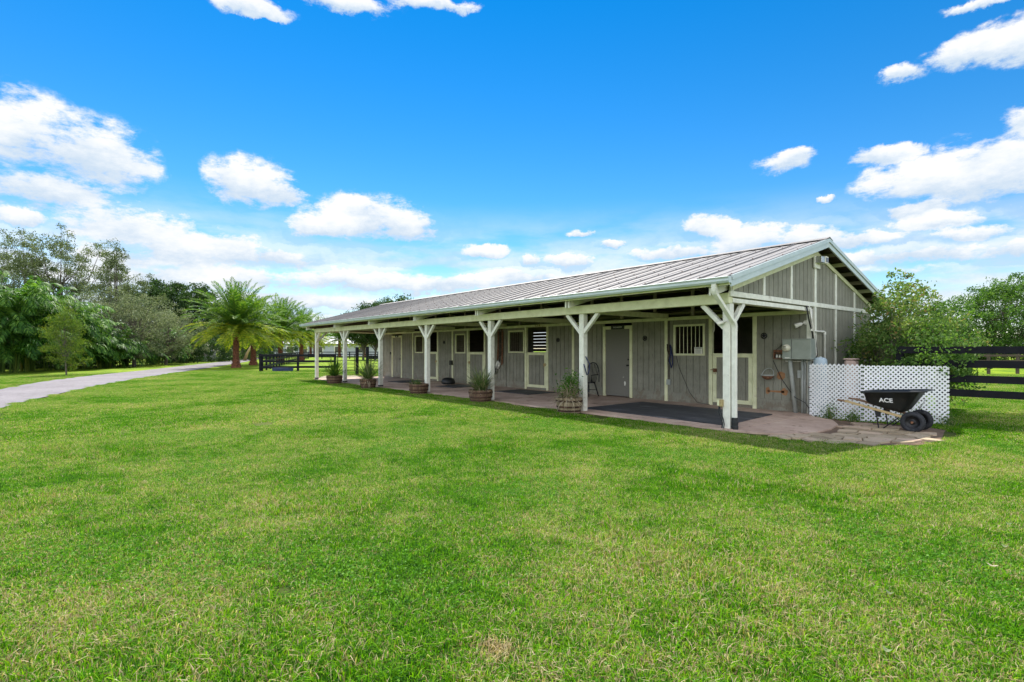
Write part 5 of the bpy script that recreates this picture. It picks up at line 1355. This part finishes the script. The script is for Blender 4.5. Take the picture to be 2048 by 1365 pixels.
ip = ng.nodes.new('GeometryNodeInstanceOnPoints'); ip.inputs['Pick Instance'].default_value = True
a1 = ng.nodes.new('GeometryNodeInputNamedAttribute'); a1.data_type = 'FLOAT'; a1.inputs['Name'].default_value = 'prot'
a2 = ng.nodes.new('GeometryNodeInputNamedAttribute'); a2.data_type = 'INT'; a2.inputs['Name'].default_value = 'pidx'
cx_ = ng.nodes.new('ShaderNodeCombineXYZ')
ng.links.new(gi.outputs[0], mp.inputs['Mesh']); ng.links.new(mp.outputs[0], ip.inputs['Points']); ng.links.new(ci.outputs[0], ip.inputs['Instance'])
ng.links.new(a1.outputs['Attribute'], cx_.inputs['Z']); ng.links.new(cx_.outputs[0], ip.inputs['Rotation']); ng.links.new(a2.outputs['Attribute'], ip.inputs['Instance Index'])
ng.links.new(ip.outputs[0], go.inputs[0])
md = grass.modifiers.new('scatter', 'NODES'); md.node_group = ng

# fallen leaves
for i, (px, d, lab) in enumerate(((1985, 3.55, 'pale curled fallen leaf on the grass near the lower right corner'), (1780, 3.15, 'whitish round fallen leaf on the grass at lower right'), (2018, 4.4, 'grey green fallen leaf on the grass by the right edge'), (2010, 3.9, 'small pale leaf lying on the grass above the lower right corner'), (1775, 2.55, 'grey green leaf at the bottom of the lawn on the right'))):
    x, y = gp(px, d)
    v = [(x + .026 * math.cos(a) * (1.2 if i == 0 else .8), y + (.010 if i == 0 else .017) * math.sin(a), GZ + .055 + .008 * math.cos(2 * a)) for a in np.linspace(0, 6.283, 12, endpoint=False)] + [(x, y, GZ + .050)]
    tag(MB().add(v, [(k, (k + 1) % 12, 12) for k in range(12)]).build('fallen_leaf', 'straw' if i == 0 else 'leaf_silver'), lab, 'leaf', 'fallen leaves on the lawn')

# ================================================================== SKY, SUN, CAMERA
SUN_EL, SUN_AZ = 56.0, -68.0            # azimuth from +Y towards +X
w = bpy.data.worlds.new('World'); sc.world = w; w.use_nodes = True
nt = w.node_tree
for n in list(nt.nodes): nt.nodes.remove(n)
sky = nt.nodes.new('ShaderNodeTexSky'); sky.sky_type = 'NISHITA'; sky.sun_disc = False
sky.sun_elevation = R(SUN_EL); sky.sun_rotation = R(SUN_AZ); sky.air_density = 1.0; sky.dust_density = 0.0; sky.ozone_density = 2.2
tc = nt.nodes.new('ShaderNodeTexCoord'); sx = nt.nodes.new('ShaderNodeSeparateXYZ'); nt.links.new(tc.outputs['Generated'], sx.inputs[0])
# (azimuth, elevation) in degrees, azimuth measured from the axis (-.7722,.6354) towards the right
fw = mathn(nt, 'ADD', mathn(nt, 'MULTIPLY', sx.outputs[0], -.7722), mathn(nt, 'MULTIPLY', sx.outputs[1], .6354))
rt = mathn(nt, 'ADD', mathn(nt, 'MULTIPLY', sx.outputs[0], .6354), mathn(nt, 'MULTIPLY', sx.outputs[1], .7722))
az = mathn(nt, 'MULTIPLY', mathn(nt, 'ARCTAN2', rt, fw), 57.2958)
el = mathn(nt, 'MULTIPLY', mathn(nt, 'ARCSINE', sx.outputs[2]), 57.2958)
P = nt.nodes.new('ShaderNodeCombineXYZ'); nt.links.new(az, P.inputs[0]); nt.links.new(el, P.inputs[1])
def vm(op, a, b=None):
    n = nt.nodes.new('ShaderNodeVectorMath'); n.operation = op
    for i, v in ((0, a), (1, b)):
        if v is None: continue
        if isinstance(v, tuple): n.inputs[i].default_value = v
        elif isinstance(v, (int, float)): n.inputs[3].default_value = v
        else: nt.links.new(v, n.inputs[i])
    return n
n1 = nt.nodes.new('ShaderNodeTexNoise'); n1.inputs['Scale'].default_value = 13.0; n1.inputs['Detail'].default_value = 9; n1.inputs['Roughness'].default_value = .66
nt.links.new(tc.outputs['Generated'], n1.inputs['Vector'])
warp = vm('MULTIPLY', vm('SUBTRACT', n1.outputs['Color'], (.5, .5, .5)).outputs[0], (4.6, 2.6, 0)).outputs[0]
Pw = vm('ADD', P.outputs[0], warp).outputs[0]
def ae(px, py):
    a = (px - 1024) / 1056.; b = (700 - py) / 1056.
    return math.degrees(math.atan(a)), math.degrees(math.atan2(b, math.sqrt(1 + a * a)))
CL = [(40, 270, 170, 85), (190, 310, 125, 78), (110, 385, 170, 38), (-90, 300, 140, 110), (40, 432, 55, 18),
      (505, 365, 92, 50), (560, 385, 48, 26), (470, 350, 50, 34),
      (735, 440, 120, 50), (810, 455, 75, 32), (640, 455, 60, 28), (710, 408, 45, 22),
      (265, 460, 135, 50), (350, 500, 120, 45), (470, 500, 70, 40), (560, 515, 95, 26), (230, 520, 120, 40),
      (450, 560, 260, 30), (720, 565, 200, 24), (880, 570, 110, 18), (560, 600, 260, 24),
      (965, 500, 48, 14), (1068, 522, 26, 13), (1135, 522, 44, 15), (1005, 548, 60, 10), (1165, 467, 30, 7), (1222, 490, 32, 9), (1000, 560, 220, 14),
      (1420, 455, 60, 26), (1500, 480, 100, 30), (1620, 480, 95, 34), (1350, 505, 90, 16), (1880, 440, 85, 20), (1940, 465, 90, 18), (1800, 510, 220, 20), (2050, 500, 120, 26), (1700, 480, 120, 18),
      (1880, 355, 175, 50), (1980, 330, 140, 70), (1760, 310, 80, 20), (1835, 412, 70, 20), (2045, 245, 70, 35), (1990, 300, 80, 30), (2140, 320, 160, 90),
      (1572, 325, 66, 20), (1600, 312, 34, 12), (1645, 402, 24, 8), (1975, 85, 85, 38), (1905, 110, 70, 26), (1805, 148, 45, 20), (2080, 70, 120, 50), (1950, 10, 70, 12),
      (500, 8, 85, 24), (690, 4, 110, 20), (870, 8, 85, 16), (1500, 560, 300, 14), (250, 560, 200, 24)]
dens_ = None; num = None; den = None
for (cx, cy, rx, ry) in CL:
    a, e = ae(cx, cy); a1_, _ = ae(cx + rx, cy); a0_, _ = ae(cx - rx, cy); _, e1 = ae(cx, cy - ry); _, e0 = ae(cx, cy + ry)
    ra = (a1_ - a0_) / 2 * 1.28; re = (e1 - e0) / 2 * 1.28
    q = vm('DIVIDE', vm('SUBTRACT', Pw, (a, e, 0)).outputs[0], (ra, re, 1)).outputs[0]
    ln = vm('LENGTH', q).outputs['Value']
    v = mathn(nt, 'SUBTRACT', 1.0, ln, clamp=True)
    yy = nt.nodes.new('ShaderNodeSeparateXYZ'); nt.links.new(q, yy.inputs[0])
    wy = mathn(nt, 'MULTIPLY', v, yy.outputs[1])
    dens_ = v if dens_ is None else mathn(nt, 'MAXIMUM', dens_, v)
    num = wy if num is None else mathn(nt, 'ADD', num, wy)
    den = v if den is None else mathn(nt, 'ADD', den, v)
n2 = nt.nodes.new('ShaderNodeTexNoise'); n2.inputs['Scale'].default_value = 9; n2.inputs['Detail'].default_value = 10; n2.inputs['Roughness'].default_value = .68
mpn = nt.nodes.new('ShaderNodeMapping'); mpn.inputs['Scale'].default_value = (1, 1, 2.4); nt.links.new(tc.outputs['Generated'], mpn.inputs[0]); nt.links.new(mpn.outputs[0], n2.inputs['Vector'])
dd = mathn(nt, 'ADD', dens_, mathn(nt, 'MULTIPLY', mathn(nt, 'MULTIPLY', mathn(nt, 'SUBTRACT', n2.outputs['Fac'], .5), 2.6), smooth(nt, dens_, 0.0, .20)))
mask = smooth(nt, dd, .02, .54)
# thin broken band of far cloud over the horizon and added fill cloud, unseen behind the camera
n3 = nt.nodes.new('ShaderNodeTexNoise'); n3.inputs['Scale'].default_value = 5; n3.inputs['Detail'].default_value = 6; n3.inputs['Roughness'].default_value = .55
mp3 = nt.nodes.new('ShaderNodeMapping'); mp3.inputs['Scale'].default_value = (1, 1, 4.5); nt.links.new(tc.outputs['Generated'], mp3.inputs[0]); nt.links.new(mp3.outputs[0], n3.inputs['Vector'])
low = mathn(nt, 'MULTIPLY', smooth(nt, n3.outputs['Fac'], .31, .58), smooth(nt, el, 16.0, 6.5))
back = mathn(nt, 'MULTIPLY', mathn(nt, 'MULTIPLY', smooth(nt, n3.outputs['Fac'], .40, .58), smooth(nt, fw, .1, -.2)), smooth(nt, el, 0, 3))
mask = mathn(nt, 'MAXIMUM', mask, mathn(nt, 'MULTIPLY', low, .88))
mask = mathn(nt, 'MULTIPLY', mask, smooth(nt, el, -1, 1))
hue = nt.nodes.new('ShaderNodeHueSaturation'); hue.inputs['Saturation'].default_value = 1.45; hue.inputs['Value'].default_value = .72; hue.inputs['Hue'].default_value = .5
nt.links.new(sky.outputs[0], hue.inputs['Color'])
yb = mathn(nt, 'DIVIDE', num, mathn(nt, 'ADD', den, .05))                # -1 underside .. +1 top of a cloud
sh = mathn(nt, 'ADD', mathn(nt, 'MULTIPLY', yb, .60), mathn(nt, 'ADD', mathn(nt, 'MULTIPLY', n2.outputs['Fac'], 1.5), -.28))
ccol = ramp(nt, smooth(nt, sh, .12, .80), [(0.0, (.60, .73, .88)), (0.55, (.84, .90, .96)), (1.0, (1.0, 1.0, 1.0))])
ccol = mixc(nt, 1.0, ccol, (4.5, 4.5, 4.5), 'MULTIPLY')
front = mixc(nt, mask, hue.outputs[0], ccol)
fin = mixc(nt, mathn(nt, 'MULTIPLY', back, .85), front, (15.5, 15.6, 15.8))      # unseen cloud made overbright as added fill for the porch shade
for l_ in nt.links:
    pass
mixnode = [n for n in nt.nodes if n.type == 'MIX'][-2:]
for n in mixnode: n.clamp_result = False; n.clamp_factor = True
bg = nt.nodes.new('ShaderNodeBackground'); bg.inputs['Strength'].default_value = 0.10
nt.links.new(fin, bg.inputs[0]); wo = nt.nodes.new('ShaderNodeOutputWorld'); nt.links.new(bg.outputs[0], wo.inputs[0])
w.cycles.sampling_method = 'MANUAL'; w.cycles.sample_map_resolution = 512

sl = bpy.data.lights.new('Sun', 'SUN'); sl.energy = 3.8; sl.angle = R(0.5); sl.color = (1.0, .95, .86)
so = bpy.data.objects.new('Sun', sl); COL.objects.link(so)
sd = Vector((math.sin(R(SUN_AZ)) * math.cos(R(SUN_EL)), math.cos(R(SUN_AZ)) * math.cos(R(SUN_EL)), math.sin(R(SUN_EL))))
so.rotation_euler = sd.to_track_quat('Z', 'Y').to_euler(); so.location = sd * 50

cam = bpy.data.cameras.new('Camera'); co = bpy.data.objects.new('Camera', cam); COL.objects.link(co)
cam.sensor_width = 36; cam.lens = 36 * 1056 / 2048; cam.shift_y = 17.5 / 2048; cam.clip_end = 3000; cam.clip_start = .05
co.location = (4.975, -9.31, 1.46)
co.rotation_euler = Vector((-.7722, .6354, 0)).to_track_quat('-Z', 'Z').to_euler()
co.rotation_euler = (R(90), 0, math.atan2(.7722, .6354))
sc.camera = co
sc.view_settings.view_transform = 'Standard'; sc.view_settings.look = 'None'; sc.view_settings.exposure = 1.22; sc.view_settings.gamma = 1
sc.render.engine = 'CYCLES'
sc.cycles.use_denoising = True; sc.cycles.max_bounces = 8; sc.cycles.diffuse_bounces = 4; sc.cycles.transmission_bounces = 4; sc.cycles.transparent_max_bounces = 8
sc.cycles.sample_clamp_indirect = 6
